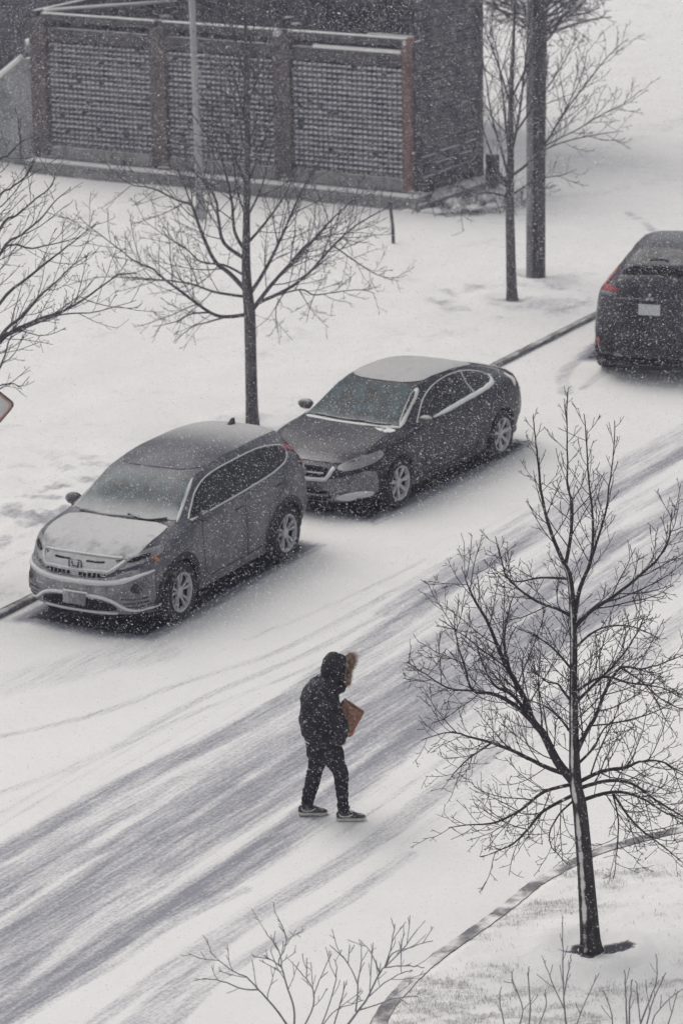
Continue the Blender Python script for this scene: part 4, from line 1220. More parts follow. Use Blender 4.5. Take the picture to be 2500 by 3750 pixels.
# ------------------------------------------------------------------ diamond sign at the left edge
def build_sign():
    Y = 37.2
    M_FACE = snowy('frosted_sign_face', (0.34, 0.35, 0.37), (0, -1, 0), -.5, .6, .55, .6, dust=.5, nscale=3)
    M_EDGE = snowy('orange_sign_border', (0.46, 0.16, 0.07), (0, 0, 1), .5, 1, .5, .5, dust=.28, nscale=14)
    M_BACK = plain('sign_edge', (0.07, 0.07, 0.075), .5)
    tip = on_y(60, 1492, Y)
    h = .53
    c = tip - np.array([h * 1.0, 0, 0])
    t = thing('road_sign', 'frosted diamond road sign with an orange border, cut off by the left edge', 'sign', (c[0], c[1], 0))
    def dia(k, r=.07):
        pts = []
        for i in range(4):
            a = math.pi / 2 * i
            p = np.array([math.cos(a), math.sin(a)]) * h * k
            d1 = np.array([-math.cos(a) - math.sin(a), -math.sin(a) + math.cos(a)]); d1 /= np.linalg.norm(d1)
            d0 = np.array([-math.cos(a) + math.sin(a), -math.sin(a) - math.cos(a)]); d0 /= np.linalg.norm(d0)
            for s in np.linspace(0, 1, 6):
                q0, q1 = p + d0 * r, p + d1 * r
                pts.append(q0 * (1 - s) ** 2 + p * 2 * s * (1 - s) + q1 * s * s)
        return pts
    tilt = Matrix.Rotation(R(-4), 3, 'Y')
    def plate(name, k, y0, y1, m, parent):
        mb = MB()
        mb.loft([[tuple(tilt @ Vector((x, y, z)) + Vector((0, 0, c[2]))) for x, z in dia(k)] for y in (y1, y0)])
        return mb.build(name, m, parent, False)
    f = plate('sign_panel', 1.0, -.004, .022, M_BACK, t)
    plate('border', .955, -.010, -.0035, M_EDGE, f)
    plate('face', .90, -.016, -.0095, M_FACE, f)
    mb = MB(); mb.box((0, .055, c[2] / 2 + .2), (.05, .05, c[2] + .7), 0, None, .008); mb.build('post', M_METALPOLE, t)
build_sign()

# ------------------------------------------------------------------ bare trees
def bark(name, base, wind=(-.85, -.35, .35), lo=.78, hi=1.0, amount=.9, dust=.0, wn=.45, snowline=True):
    return snowy(name, base, wind, lo, hi, amount, .85, nscale=5, namp=wn, dust=dust, var=.4, bump=.5, fine=25, vscale=(1, 1, .35))
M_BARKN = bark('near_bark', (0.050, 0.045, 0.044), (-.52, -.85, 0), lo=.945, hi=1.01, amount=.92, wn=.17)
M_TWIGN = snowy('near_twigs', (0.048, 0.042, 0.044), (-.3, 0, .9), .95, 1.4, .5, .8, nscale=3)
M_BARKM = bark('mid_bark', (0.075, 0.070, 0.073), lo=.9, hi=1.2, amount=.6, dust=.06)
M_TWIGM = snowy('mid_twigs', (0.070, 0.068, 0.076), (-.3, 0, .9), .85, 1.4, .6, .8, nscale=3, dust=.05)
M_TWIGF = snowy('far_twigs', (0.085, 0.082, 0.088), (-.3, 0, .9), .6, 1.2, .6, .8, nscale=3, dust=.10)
M_SHRUB = snowy('shrub_twigs', (0.19, 0.185, 0.205), (-.2, 0, .9), .6, 1.1, .6, .8, nscale=3, dust=.10)

class Tree:
    def __init__(s, seed, r_min=.0027):
        s.rs = np.random.RandomState(seed)
        s.crown = MB()
        s.r_min = r_min
    def limb(s, P, r0, r1, n=7):
        P = smooth_line(P, 4)
        k = len(P)
        P = P + s.rs.normal(0, 1, P.shape) * (.0035 * np.linspace(0, 1, k)[:, None])
        rad = r0 + (r1 - r0) * np.linspace(0, 1, k) ** .8
        s.crown.tube(P, rad, n)
        return P, rad
    def shoot(s, p, d, L, r, up, wob=.17, steps=5, n=4):
        d = np.asarray(d, float); d = d / np.linalg.norm(d)
        pts = [np.asarray(p, float)]
        for i in range(steps):
            d = d + s.rs.normal(0, wob, 3) * .5 + np.array([0, 0, up]) / steps
            d /= np.linalg.norm(d)
            pts.append(pts[-1] + d * L / steps)
        P = np.array(pts)
        rad = np.linspace(r, max(r * .45, s.r_min), len(P))
        s.crown.tube(P, rad, n)
        return P, rad
    def dress(s, P, rad, spec, level=0, start=.12):
        """side shoots along a branch; spec[level] = (spacing, length factor, max length, angle deg, up-curve)"""
        if level >= len(spec): return
        sp, lf, lm, ang, up = spec[level]
        seg = np.linalg.norm(np.diff(P, axis=0), axis=1)
        S = np.concatenate([[0], np.cumsum(seg)])
        T = S[-1]
        x = T * start + s.rs.rand() * sp
        side = s.rs.rand() * 6.28
        while x < T * .985:
            i = min(np.searchsorted(S, x) - 1, len(P) - 2); i = max(i, 0)
            f = (x - S[i]) / max(seg[i], 1e-6)
            p = P[i] * (1 - f) + P[i + 1] * f
            r = rad[i] * (1 - f) + rad[i + 1] * f
            t = (P[i + 1] - P[i]) / max(seg[i], 1e-6)
            side += 2.4 + s.rs.normal(0, .5)
            a = np.cross(t, [0.3, .5, .8]); a /= np.linalg.norm(a) + 1e-9
            b = np.cross(t, a)
            q = a * math.cos(side) + b * math.sin(side)
            al = R(ang + s.rs.normal(0, 10))
            d = t * math.cos(al) + q * math.sin(al)
            L = min(lm, lf * (T - x * .75) + .3 * lm * s.rs.rand()) * s.rs.uniform(.55, 1.15)
            rr = min(r * .72, max(s.r_min, L * .0095))
            Q, qr = s.shoot(p, d, L, max(rr, s.r_min), up, n=4 if level < 1 else 3, steps=5 if level < 2 else 3)
            s.dress(Q, qr, spec, level + 1, .22)
            x += sp * s.rs.uniform(.6, 1.4)

def px_limb(pts, Y0, rs, spread=.8, start_off=0.0):
    """a limb that grows away from the trunk in depth as well as across; pts are sight lines at growing depth offsets"""
    dy = rs.uniform(-1, 1) * spread
    n = len(pts)
    return np.array([on_y(px, py, Y0 + dy * (i / (n - 1)) ** 1.2) for i, (px, py) in enumerate(pts)])

def attach(T, TP, limbs, Y, S, spread, r_end, spec, n=6, scale=1.0, start=.16):
    """each limb starts on the trunk or on the limb nearest to its first sight line"""
    pool, prad = [TP], [np.full(len(TP), 9.0)]
    for pts, r0 in limbs:
        A = np.concatenate(pool)
        u, v, _ = project(A)
        k = np.argmin((u - pts[0][0]) ** 2 + (v - pts[0][1]) ** 2)
        p0 = A[k]
        pr = np.concatenate(prad)[k]
        dy = T.rs.uniform(-1, 1) * spread
        m = len(pts)
        PP = np.array([p0] + [on_y(x, y, p0[1] + dy * (i / (m - 1)) ** 1.1) for i, (x, y) in enumerate(pts) if i > 0])
        L, rad = T.limb(PP, max(min(r0 / S * scale, .85 * pr), r_end), r_end, n)
        T.dress(L, rad, spec, 0, start)
        pool.append(L[2:]); prad.append(rad[2:])

def flare_trunk(P, rad, n=14):
    P = smooth_line(P, 5); k = len(P)
    rad = np.interp(np.linspace(0, 1, k), np.linspace(0, 1, len(rad)), rad)
    mb = MB(); mb.tube(P, rad, n)
    return mb, P, rad

def build_fg_tree():
    T = Tree(11)
    Y = FG[1]
    root = thing('bare_tree', 'leafless dark tree with snow down one side of its trunk, on the near lawn corner', 'tree', (FG[0], FG[1], .1))
    S = 430.0
    tr = [(2163, 3490), (2160, 3440), (2142, 3190), (2122, 2960), (2106, 2870), (2100, 2700), (2098, 2500), (2098, 2300), (2085, 2120), (2060, 2060)]
    rd = [60, 39, 31, 27, 24, 18, 15, 13.5, 11, 8]
    P = np.array([on_y(x, y, Y) for x, y in tr])
    mb, TP, TR_ = flare_trunk(P, np.array(rd) / S)
    off = Vector((FG[0], FG[1], .1))
    def shift(m): m.v = [v - np.array(off) for v in m.v]
    limbs = [
        ([(2062, 2075), (2020, 1960), (1985, 1830), (1970, 1700), (1958, 1600), (1952, 1515)], 11, 2),
        ([(2066, 2080), (2090, 1950), (2093, 1840), (2076, 1770), (2075, 1600), (2076, 1435)], 10, 2),
        ([(2105, 2290), (2120, 2160), (2160, 2060), (2170, 1960), (2168, 1880), (2155, 1760), (2145, 1600), (2137, 1515)], 12, 2),
        ([(2150, 2075), (2185, 1980), (2215, 1880), (2230, 1780), (2245, 1650), (2250, 1540)], 9, 2),
        ([(2110, 2300), (2165, 2235), (2250, 2180), (2350, 2100), (2420, 2030), (2450, 1960), (2458, 1865)], 12, 2),
        ([(2095, 2260), (2040, 2230), (1960, 2200), (1880, 2140), (1850, 2100), (1825, 2020), (1812, 1965)], 9, 2),
        ([(2085, 2125), (1980, 2115), (1890, 2130), (1830, 2100)], 7, 2),
        ([(2095, 2860), (2040, 2790), (1990, 2690), (1950, 2640), (1920, 2560), (1870, 2470), (1830, 2390), (1790, 2290), (1740, 2200), (1710, 2140), (1690, 2075)], 25, 2.5),
        ([(1962, 2655), (1880, 2580), (1800, 2540), (1730, 2530), (1700, 2440), (1670, 2340), (1660, 2245)], 13, 2),
        ([(1950, 2640), (1880, 2550), (1810, 2510), (1770, 2440), (1750, 2375)], 11, 2),
        ([(1732, 2532), (1640, 2520), (1560, 2470), (1490, 2425)], 9, 2),
        ([(1870, 2475), (1845, 2360), (1860, 2240), (1885, 2170)], 8, 2),
        ([(2080, 2850), (2000, 2810), (1900, 2760), (1800, 2720), (1720, 2700), (1650, 2680), (1540, 2710)], 13, 2),
        ([(1800, 2722), (1700, 2790), (1640, 2860)], 6, 2),
        ([(2090, 2875), (1990, 2900), (1900, 2970), (1800, 3015), (1730, 3020), (1640, 3030)], 10, 2),
        ([(2090, 2910), (1990, 2970), (1920, 3050), (1860, 3100), (1760, 3140)], 10, 2),
        ([(2085, 2925), (2040, 2990), (2010, 3080), (2080, 3170)], 6, 2),
        ([(2125, 2870), (2200, 2825), (2290, 2810), (2340, 2790), (2420, 2790), (2490, 2825), (2560, 2850)], 11, 2),
        ([(2125, 2885), (2220, 2860), (2310, 2870), (2400, 2930), (2500, 2990), (2580, 3010)], 11, 2),
        ([(2130, 2935), (2240, 2900), (2340, 2920), (2440, 2980), (2520, 3010)], 11, 2),
        ([(2250, 2905), (2300, 2990), (2360, 3050), (2440, 3110), (2510, 3170)], 7, 2),
        ([(2250, 2905), (2262, 3000), (2258, 3110), (2245, 3220)], 5, 2),
        ([(2105, 2770), (2140, 2690), (2180, 2620), (2220, 2520), (2270, 2445), (2350, 2450), (2420, 2430), (2520, 2390)], 13, 2.5),
        ([(2105, 2800), (2170, 2740), (2210, 2670), (2290, 2600)], 8, 2),
        ([(2270, 2448), (2340, 2490), (2420, 2560), (2500, 2600)], 8, 2),
        ([(2110, 2575), (2180, 2500), (2260, 2420), (2330, 2320), (2360, 2250)], 9, 2),
        ([(2108, 2535), (2200, 2480), (2300, 2500), (2420, 2520), (2520, 2570)], 8, 2),
        ([(2090, 2600), (2060, 2530), (2040, 2505), (1990, 2490), (1930, 2430)], 8, 2),
        ([(2090, 2700), (2040, 2620), (1980, 2580), (1920, 2560)], 7, 2),
        ([(2095, 2450), (2030, 2380), (1960, 2330), (1900, 2300)], 7, 2),
        ([(2105, 2380), (2180, 2310), (2290, 2290), (2400, 2330)], 7, 2),
    ]
    spec = [(.066, .42, .80, 46, .5), (.066, .40, .40, 46, .4), (.075, .36, .17, 48, .2)]
    spec_top = [(.085, .30, .52, 42, .6), (.085, .36, .27, 44, .4), (.11, .3, .11, 48, .2)]
    attach(T, TP, [(a, b_) for a, b_, c_ in limbs[4:]], Y, S, .75, .0035, spec, 7, .80, .10)
    attach(T, TP, [(a, b_) for a, b_, c_ in limbs[:4]], Y, S, .35, .0035, spec_top, 7, .80, .10)
    T.dress(TP[22:], TR_[22:], [(.055, .30, .55, 52, .5), (.066, .40, .28, 48, .4), (.075, .36, .13, 48, .2)], 0, .02)
    shift(mb); shift(T.crown)
    mb.build('trunk', M_BARKN, root)
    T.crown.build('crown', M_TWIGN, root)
build_fg_tree()

def build_mid_tree():
    T = Tree(23, .0034)
    b = BASES['mid']; Y = b[1]; S = 258.0
    root = thing('bare_tree', 'leafless street tree with wide low boughs, rising behind the grey crossover', 'tree', (b[0], b[1], .08))
    off = np.array([b[0], b[1], .08])
    tr = [(925, 1560), (922, 1480), (918, 1300), (914, 1150), (905, 1050), (901, 950), (903, 800), (905, 600), (905, 400), (900, 200), (897, -80)]
    rd = [27, 22.5, 21, 21, 18, 15.5, 13, 11, 8.5, 6, 3]
    mb, TP, TR_ = flare_trunk(np.array([on_y(x, y, Y) for x, y in tr]), np.array(rd) / S)
    limbs = [
        ([(900, 1150), (830, 1160), (770, 1145), (680, 1080), (600, 1020), (560, 985), (500, 960), (440, 915), (370, 860), (270, 780)], 8),
        ([(770, 1145), (700, 1150), (640, 1180), (560, 1195)], 4), ([(830, 1160), (760, 1180), (700, 1200), (640, 1250)], 4),
        ([(895, 1090), (790, 1070), (700, 1040), (590, 1025), (450, 1015), (340, 1015)], 6),
        ([(890, 1075), (840, 1000), (790, 960), (750, 880), (720, 800), (700, 750), (640, 730), (560, 690), (470, 670), (390, 600)], 10),
        ([(720, 800), (690, 720), (660, 640), (620, 570)], 5),
        ([(885, 1010), (820, 970), (740, 960), (680, 910), (600, 860), (520, 800)], 5),
        ([(890, 940), (820, 890), (800, 800), (790, 730), (750, 670), (690, 610), (600, 520)], 8),
        ([(892, 930), (860, 850), (850, 750), (830, 650), (800, 560), (740, 470), (680, 380)], 7),
        ([(925, 1080), (970, 990), (1020, 890), (1060, 800), (1110, 690), (1150, 620), (1210, 540)], 8),
        ([(925, 1145), (980, 1060), (1050, 980), (1130, 900), (1200, 820), (1260, 760), (1340, 690)], 10),
        ([(935, 1110), (1050, 1060), (1130, 1000), (1220, 900), (1310, 820), (1400, 770), (1460, 730)], 9),
        ([(1000, 1080), (1100, 1060), (1150, 1080), (1230, 1070), (1320, 1060), (1370, 1075)], 4),
        ([(1150, 1060), (1140, 1110), (1120, 1180)], 3), ([(1060, 1070), (1010, 1130), (1020, 1220)], 3),
        ([(1220, 920), (1320, 970), (1390, 1010), (1460, 1030)], 5),
        ([(1050, 980), (1130, 890), (1220, 860), (1330, 850)], 5),
        ([(912, 890), (960, 830), (1020, 750), (1060, 680), (1110, 560)], 6),
        ([(905, 800), (870, 700), (850, 560), (820, 420)], 5), ([(905, 790), (960, 680), (990, 560), (1040, 440)], 5),
        ([(905, 700), (860, 580), (800, 430), (720, 330)], 4.5), ([(905, 690), (950, 560), (1010, 400), (1090, 300)], 4.5),
        ([(905, 600), (880, 470), (850, 330), (800, 200)], 4), ([(905, 560), (940, 430), (980, 280), (1060, 150)], 4),
        ([(905, 480), (870, 330), (830, 180), (760, 60)], 4), ([(904, 420), (950, 270), (1000, 110), (1060, -30)], 4),
        ([(902, 330), (870, 180), (840, 50), (800, -60)], 3.5), ([(901, 250), (930, 100), (970, -40)], 3.5),
    ]
    spec = [(.105, .42, 1.0, 46, .4), (.10, .38, .44, 46, .25), (.11, .34, .17, 46, .15)]
    attach(T, TP, limbs, Y, S, 1.1, .0042, spec)
    mb.v = [v - off for v in mb.v]; T.crown.v = [v - off for v in T.crown.v]
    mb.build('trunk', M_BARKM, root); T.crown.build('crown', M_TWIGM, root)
build_mid_tree()

def build_left_tree():
    T = Tree(37, .0034)
    b = K0 + KD * .6 + KN * 1.35
    Y = b[1]; S = 300.0
    root = thing('bare_tree', 'leafless tree outside the left edge whose boughs reach in over the lawn', 'tree', (b[0], b[1], .08))
    off = np.array([b[0], b[1], .08])
    zt = [0, .3, 1.2, 2.2, 3.2, 4.4, 5.6]
    P = np.array([(b[0] - .02 * z, b[1], z + .03) for z in zt])
    mb, TP, TR_ = flare_trunk(P, np.array([.11, .085, .08, .075, .06, .045, .02]))
    q = lambda z: np.array([b[0] - .02 * z, b[1], z])
    limbs = [(1.75, [(-20, 1275), (120, 1180), (230, 1140), (330, 1080), (430, 1010), (500, 1000)], 10),
             (1.8, [(-10, 1250), (80, 1160), (150, 1080), (210, 1030), (260, 980), (340, 920)], 9),
             (2.0, [(-20, 1255), (60, 1215), (170, 1170), (240, 1150), (360, 1140), (500, 1100)], 7),
             (2.2, [(-10, 1125), (100, 1020), (200, 940), (290, 870), (360, 810)], 8),
             (2.3, [(-10, 950), (80, 860), (150, 800), (200, 740), (260, 690)], 7),
             (2.4, [(-10, 940), (120, 910), (210, 890), (290, 870)], 6),
             (2.6, [(-10, 860), (60, 790), (130, 730), (190, 680), (205, 610)], 7),
             (1.5, [(-20, 1380), (20, 1300), (40, 1240), (110, 1195)], 5),
             (1.4, [(-30, 1440), (0, 1412), (50, 1405), (75, 1416), (110, 1378)], 4),
             (2.9, [(-20, 760), (40, 690), (100, 640), (140, 560)], 6),
             (3.2, [(-30, 640), (30, 570), (80, 520), (130, 500)], 6)]
    spec = [(.16, .40, .8, 44, .45), (.13, .36, .36, 45, .3), (.12, .32, .15, 46, .2)]
    for z, pts, r0 in limbs:
        dy = T.rs.uniform(-.7, .9)
        PP = np.array([q(z)] + [on_y(x, y, Y + dy * (i + 1) / len(pts)) for i, (x, y) in enumerate(pts)])
        L, rad = T.limb(PP, r0 / S, .0042, 6)
        T.dress(L, rad, spec, 0, .3)
    for k in range(5):
        L, rad = T.shoot(q(2.0 + .6 * k), (-1, T.rs.normal(0, 1), .7), 2.0, .025, .5, .2, 7, 6)
        T.dress(L, rad, spec[:2], 0, .2)
    mb.v = [v - off for v in mb.v]; T.crown.v = [v - off for v in T.crown.v]
    mb.build('trunk', M_BARKM, root); T.crown.build('crown', M_TWIGM, root)
build_left_tree()

def build_right_tree():
    T = Tree(41, .0042)
    b = BASES['right']; Y = b[1]; S = 221.0
    root = thing('bare_tree', 'leafless upright tree in a ring of trodden snow, left of the utility pole', 'tree', (b[0], b[1], .06))
    off = np.array([b[0], b[1], .06])
    tr = [(1874, 1100), (1872, 1050), (1868, 900), (1865, 720), (1868, 600), (1868, 450), (1872, 300), (1880, 120), (1885, -60)]
    mb, TP, TR_ = flare_trunk(np.array([on_y(x, y, Y) for x, y in tr]), np.array([24, 19, 17, 15, 13, 11, 8, 5, 3]) / S)
    limbs = [([(1862, 700), (1820, 620), (1790, 540), (1755, 440), (1740, 380)], 6), ([(1862, 680), (1840, 570), (1800, 430), (1780, 300), (1760, 180)], 6),
             ([(1868, 630), (1855, 500), (1840, 350), (1820, 200), (1790, 70)], 6), ([(1870, 570), (1900, 420), (1920, 250), (1935, 100), (1950, -20)], 6),
             ([(1872, 650), (1930, 600), (2000, 520), (2060, 420), (2150, 300), (2230, 200), (2300, 140)], 6), ([(1990, 560), (2040, 510), (2120, 470), (2200, 420), (2280, 380), (2345, 330)], 5),
             ([(1950, 600), (2010, 540), (2100, 510), (2200, 490), (2280, 480)], 4), ([(2000, 500), (2080, 380), (2130, 270), (2150, 180)], 4.5),
             ([(1862, 715), (1780, 705), (1750, 710), (1700, 690), (1630, 680), (1550, 725)], 5), ([(1866, 725), (1960, 660), (2060, 640), (2110, 620)], 4),
             ([(1700, 690), (1690, 740), (1660, 800)], 3), ([(1866, 700), (1800, 650), (1730, 620), (1690, 560)], 4), ([(1872, 500), (1960, 380), (2050, 250), (2120, 120)], 5), ([(1872, 400), (1830, 260), (1780, 120), (1740, 0)], 4.5),
             ([(1875, 350), (1950, 200), (2030, 60), (2090, -40)], 4.5)]
    spec = [(.13, .40, 1.0, 42, .5), (.11, .36, .45, 42, .35), (.11, .32, .18, 45, .2)]
    attach(T, TP, limbs, Y, S, 1.0, .005, spec)
    mb.v = [v - off for v in mb.v]; T.crown.v = [v - off for v in T.crown.v]
    mb.build('trunk', M_BARKM, root); T.crown.build('crown', M_TWIGM, root)
build_right_tree()

def build_dense_tree():
    T = Tree(53, .0065)
    Y = 66.0
    p = on_y(1975, 560, Y)
    root = thing('bare_tree', 'dense twiggy tree at the top, behind the utility pole', 'tree', (p[0], Y, .05))
    mb, TP, TR_ = flare_trunk(np.array([(p[0] + .02 * z, Y, z) for z in (0, .4, 1.5, 3, 4.5, 6, 7)]), np.array([.14, .11, .10, .09, .07, .05, .02]))
    spec = [(.15, .42, 1.1, 50, .1), (.12, .42, .55, 50, -.1), (.12, .4, .28, 50, -.2)]
    for k in range(120):
        z = 2.3 + 3.6 * (k / 120)
        a = k * 2.4
        reach = 1.75 - .12 * (z - 2.4)
        L, rad = T.shoot((p[0] + .02 * z, Y, z), (math.cos(a), math.sin(a) * .8, .55), reach * T.rs.uniform(.7, 1.05), .03, .1, .25, 7, 5)
        T.dress(L, rad, spec, 0, .2)
    off = np.array([p[0], Y, .05])
    mb.v = [v - off for v in mb.v]; T.crown.v = [v - off for v in T.crown.v]
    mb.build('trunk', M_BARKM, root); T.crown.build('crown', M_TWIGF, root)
build_dense_tree()

# low snowed bush between the enclosure and the right tree
def build_bush():
    T = Tree(61, .004)
    c = on_z(1735, 765, .1)
    root = thing('snowy_bush', 'low bare bush loaded with snow beside the right end of the enclosure', 'bush', (c[0], c[1], .06))
    off = np.array([c[0], c[1], .06])
    spec = [(.10, .45, .4, 50, .2), (.08, .4, .18, 50, .1)]
    for k in range(60):
        b = np.array([c[0] + T.rs.normal(0, .55), c[1] + T.rs.normal(0, .35), .06])
        L, rad = T.shoot(b, (T.rs.normal(0, .7), T.rs.normal(0, .6), .8), T.rs.uniform(.3, .75), .009, -.3, .3, 6, 4)
        T.dress(L, rad, spec, 0, .2)
    T.crown.v = [v - off for v in T.crown.v]
    T.crown.build('twigs', M_TWIGF, root)
    mb = MB()
    for k in range(26):
        mb.ball((T.rs.normal(0, .5), T.rs.normal(0, .3), T.rs.uniform(.0, .22)), (T.rs.uniform(.08, .22), T.rs.uniform(.08, .2), T.rs.uniform(.03, .08)), 10, 6)
    o = mb.build('snow', M_SNOW, root); o['kind'] = 'stuff'
build_bush()

# out-of-focus shrub tops close to the viewer
def build_shrubs():
    def shrub(name, label, Y, limbs, S, seed, spec, m, group):
        T = Tree(seed, .003)
        allp = []
        for pts, r0 in limbs:
            PP = px_limb(pts, Y, T.rs, .45)
            L, rad = T.limb(PP, r0 / S * 1.15, .0036, 6)
            T.dress(L, rad, spec, 0, .25)
            if pts[0][1] > 3725: allp.append(PP[0])
        c = np.mean(allp, 0)
        # the stems run down to the ground
        for p0 in allp[:6]:
            g = np.array([c[0] + (p0[0] - c[0]) * .25, c[1] + (p0[1] - c[1]) * .25, 0.0])
            T.crown.tube(smooth_line([g, g * .5 + p0 * .5 + np.array([.02, 0, .05]), p0], 4), np.linspace(.008, .005, 9), 5)
        root = thing(name, label, 'shrub', (c[0], c[1], 0.0), 0, group)
        off = np.array([c[0], c[1], 0.0])
        T.crown.v = [v - off for v in T.crown.v]
        T.crown.build('branches', m, root)
    Y1 = 22.6
    spec = [(.13, .42, .42, 32, .35), (.12, .36, .17, 32, .3)]
    q = lambda L: [(600 + u * .7015, 3200 + v * .7015) for u, v in L]
    shrub('bare_shrub', 'blurred bare shrub top with forked twigs at the bottom centre over the road', Y1, [
        (q([(650, 800), (580, 700), (495, 605), (430, 540), (350, 500), (235, 405)]), 4.2), (q([(495, 605), (410, 600), (300, 560), (205, 545)]), 3),
        (q([(680, 800), (678, 700), (640, 580), (615, 490), (600, 460), (640, 350), (615, 265)]), 3.6), (q([(615, 490), (560, 450), (470, 430)]), 2.2), (q([(615, 490), (600, 400), (530, 300)]), 2.2), (q([(640, 370), (690, 290)]), 1.8),
        (q([(730, 800), (780, 690), (775, 600), (745, 550), (680, 480)]), 3), (q([(780, 640), (810, 560), (870, 420)]), 2.4), (q([(745, 550), (745, 435)]), 1.8),
        (q([(820, 800), (870, 660), (900, 520), (890, 440)]), 2.6)], 500, 71, spec, M_SHRUB, 'blurred shrubs along the bottom edge')
    shrub('bare_shrub', 'blurred bare shrub with a fan of twigs reaching to the near kerb', Y1 + .3, [
        (q([(950, 800), (1010, 720), (1060, 650), (1125, 520), (1155, 490), (1280, 480), (1360, 490)]), 4.4), (q([(1155, 490), (1190, 420), (1260, 390), (1400, 350)]), 2.8), (q([(1150, 490), (1180, 400), (1205, 265)]), 2.4),
        (q([(1155, 485), (1240, 400), (1320, 290)]), 2.4), (q([(1125, 520), (1080, 410), (1020, 345)]), 2.4), (q([(1000, 720), (1010, 580), (960, 470), (865, 370)]), 3), (q([(1010, 580), (1030, 450), (1030, 350)]), 2.2), (q([(960, 470), (970, 370)]), 1.8),
        (q([(1010, 715), (1120, 680), (1200, 650), (1330, 640)]), 2.6), (q([(1060, 650), (1150, 570), (1240, 520), (1300, 500)]), 2.4), (q([(890, 780), (930, 640), (940, 560)]), 2.6), (q([(830, 790), (900, 710), (1040, 660)]), 2.2)], 500, 73, spec, M_SHRUB, 'blurred shrubs along the bottom edge')
    r = lambda L: [(1400 + u * .7015, 2400 + v * .7015) for u, v in L]
    spec2 = [(.16, .30, .26, 28, .5)]
    shrub('twig_shrub', 'blurred shrub of straight upright shoots on the near lawn at the bottom right', 23.2, [
        (r([(640, 1960), (615, 1830), (610, 1750)]), 2.5), (r([(700, 1960), (730, 1850), (680, 1700), (670, 1650)]), 2.5), (r([(760, 1960), (770, 1820), (760, 1680), (765, 1620)]), 2.7), (r([(800, 1960), (850, 1840), (850, 1740)]), 2.4),
        (r([(960, 1960), (945, 1800), (940, 1600), (935, 1390)]), 3.4), (r([(950, 1850), (880, 1700), (830, 1560)]), 2.6), (r([(945, 1780), (970, 1640), (980, 1560)]), 2.4), (r([(1000, 1960), (1060, 1800), (1130, 1660)]), 2.6)], 480, 79, spec2, M_SHRUB, 'blurred shrubs along the bottom edge')
    shrub('twig_shrub', 'blurred clump of pale shoots at the bottom right corner below the tree', 23.4, [
        (r([(1275, 1960), (1270, 1800), (1262, 1640)]), 4), (r([(1285, 1960), (1290, 1800), (1300, 1690)]), 3.4), (r([(1330, 1960), (1380, 1830), (1430, 1700), (1425, 1560)]), 3.4), (r([(1350, 1960), (1330, 1800), (1320, 1700)]), 2.6),
        (r([(1370, 1960), (1410, 1800), (1480, 1660)]), 3.2), (r([(1200, 1960), (1190, 1850), (1150, 1750)]), 2.4), (r([(1480, 1960), (1510, 1850), (1540, 1750)]), 2.4), (r([(1400, 1960), (1420, 1880), (1500, 1790), (1570, 1740)]), 2.4)], 480, 83, spec2, M_SHRUB, 'blurred shrubs along the bottom edge')
build_shrubs()
#==NEXT3==
# ------------------------------------------------------------------ the walker
def fused(parts, voxel, smooth=4, name='m'):
    """closed shapes fused into one continuous surface"""
    mb = MB()
    for p in parts: p(mb)
    me = mb.mesh(name)
    bm = bmesh.new(); bm.from_mesh(me); bmesh.ops.recalc_face_normals(bm, faces=bm.faces); bm.to_mesh(me); bm.free()
    return evaluated(me, [('REMESH', dict(mode='VOXEL', voxel_size=voxel)), ('SMOOTH', dict(factor=.5, iterations=smooth))])

def ell(c, a, b, tilt=0.0, n=24, p=2.3, fx=1.0):
    """ring round a body: a = half depth (x), b = half width (y)"""
    out = []
    for t in np.linspace(0, 2 * np.pi, n, endpoint=False):
        x = math.copysign(abs(math.cos(t)) ** (2 / p), math.cos(t)) * a
        y = math.copysign(abs(math.sin(t)) ** (2 / p), math.sin(t)) * b
        out.append((c[0] + x * math.cos(tilt), c[1] + y, c[2] + x * math.sin(tilt)))
    return out

def limbt(pts, rad, n=14):
    P = smooth_line(pts, 5)
    r = np.interp(np.linspace(0, 1, len(P)), np.linspace(0, 1, len(rad)), rad)
    def f(mb):
        mb.tube(P, r, n)
        mb.ball(P[0], r[0] * 1.0, 12, 8); mb.ball(P[-1], r[-1] * 1.0, 12, 8)
    return f

def wrinkle(me, amp, sc, seed):
    n = len(me.vertices)
    co = np.empty(n * 3); me.vertices.foreach_get('co', co); co = co.reshape(-1, 3)
    no = np.empty(n * 3); me.vertices.foreach_get('normal', no); no = no.reshape(-1, 3)
    d = fbm(co[:, 0] * sc + co[:, 1] * sc * .7 + 40, co[:, 2] * sc * 1.7 + 40, 3, seed) - .5
    r = 1 - np.abs(2 * fbm(co[:, 0] * sc * .6 + co[:, 1] * sc + 11, co[:, 2] * sc * 2.2 + 9, 2, seed + 3) - 1)
    co += no * (d * amp * 1.2 + (r - .7) * amp * .8)[:, None]
    me.vertices.foreach_set('co', co.ravel()); me.update()

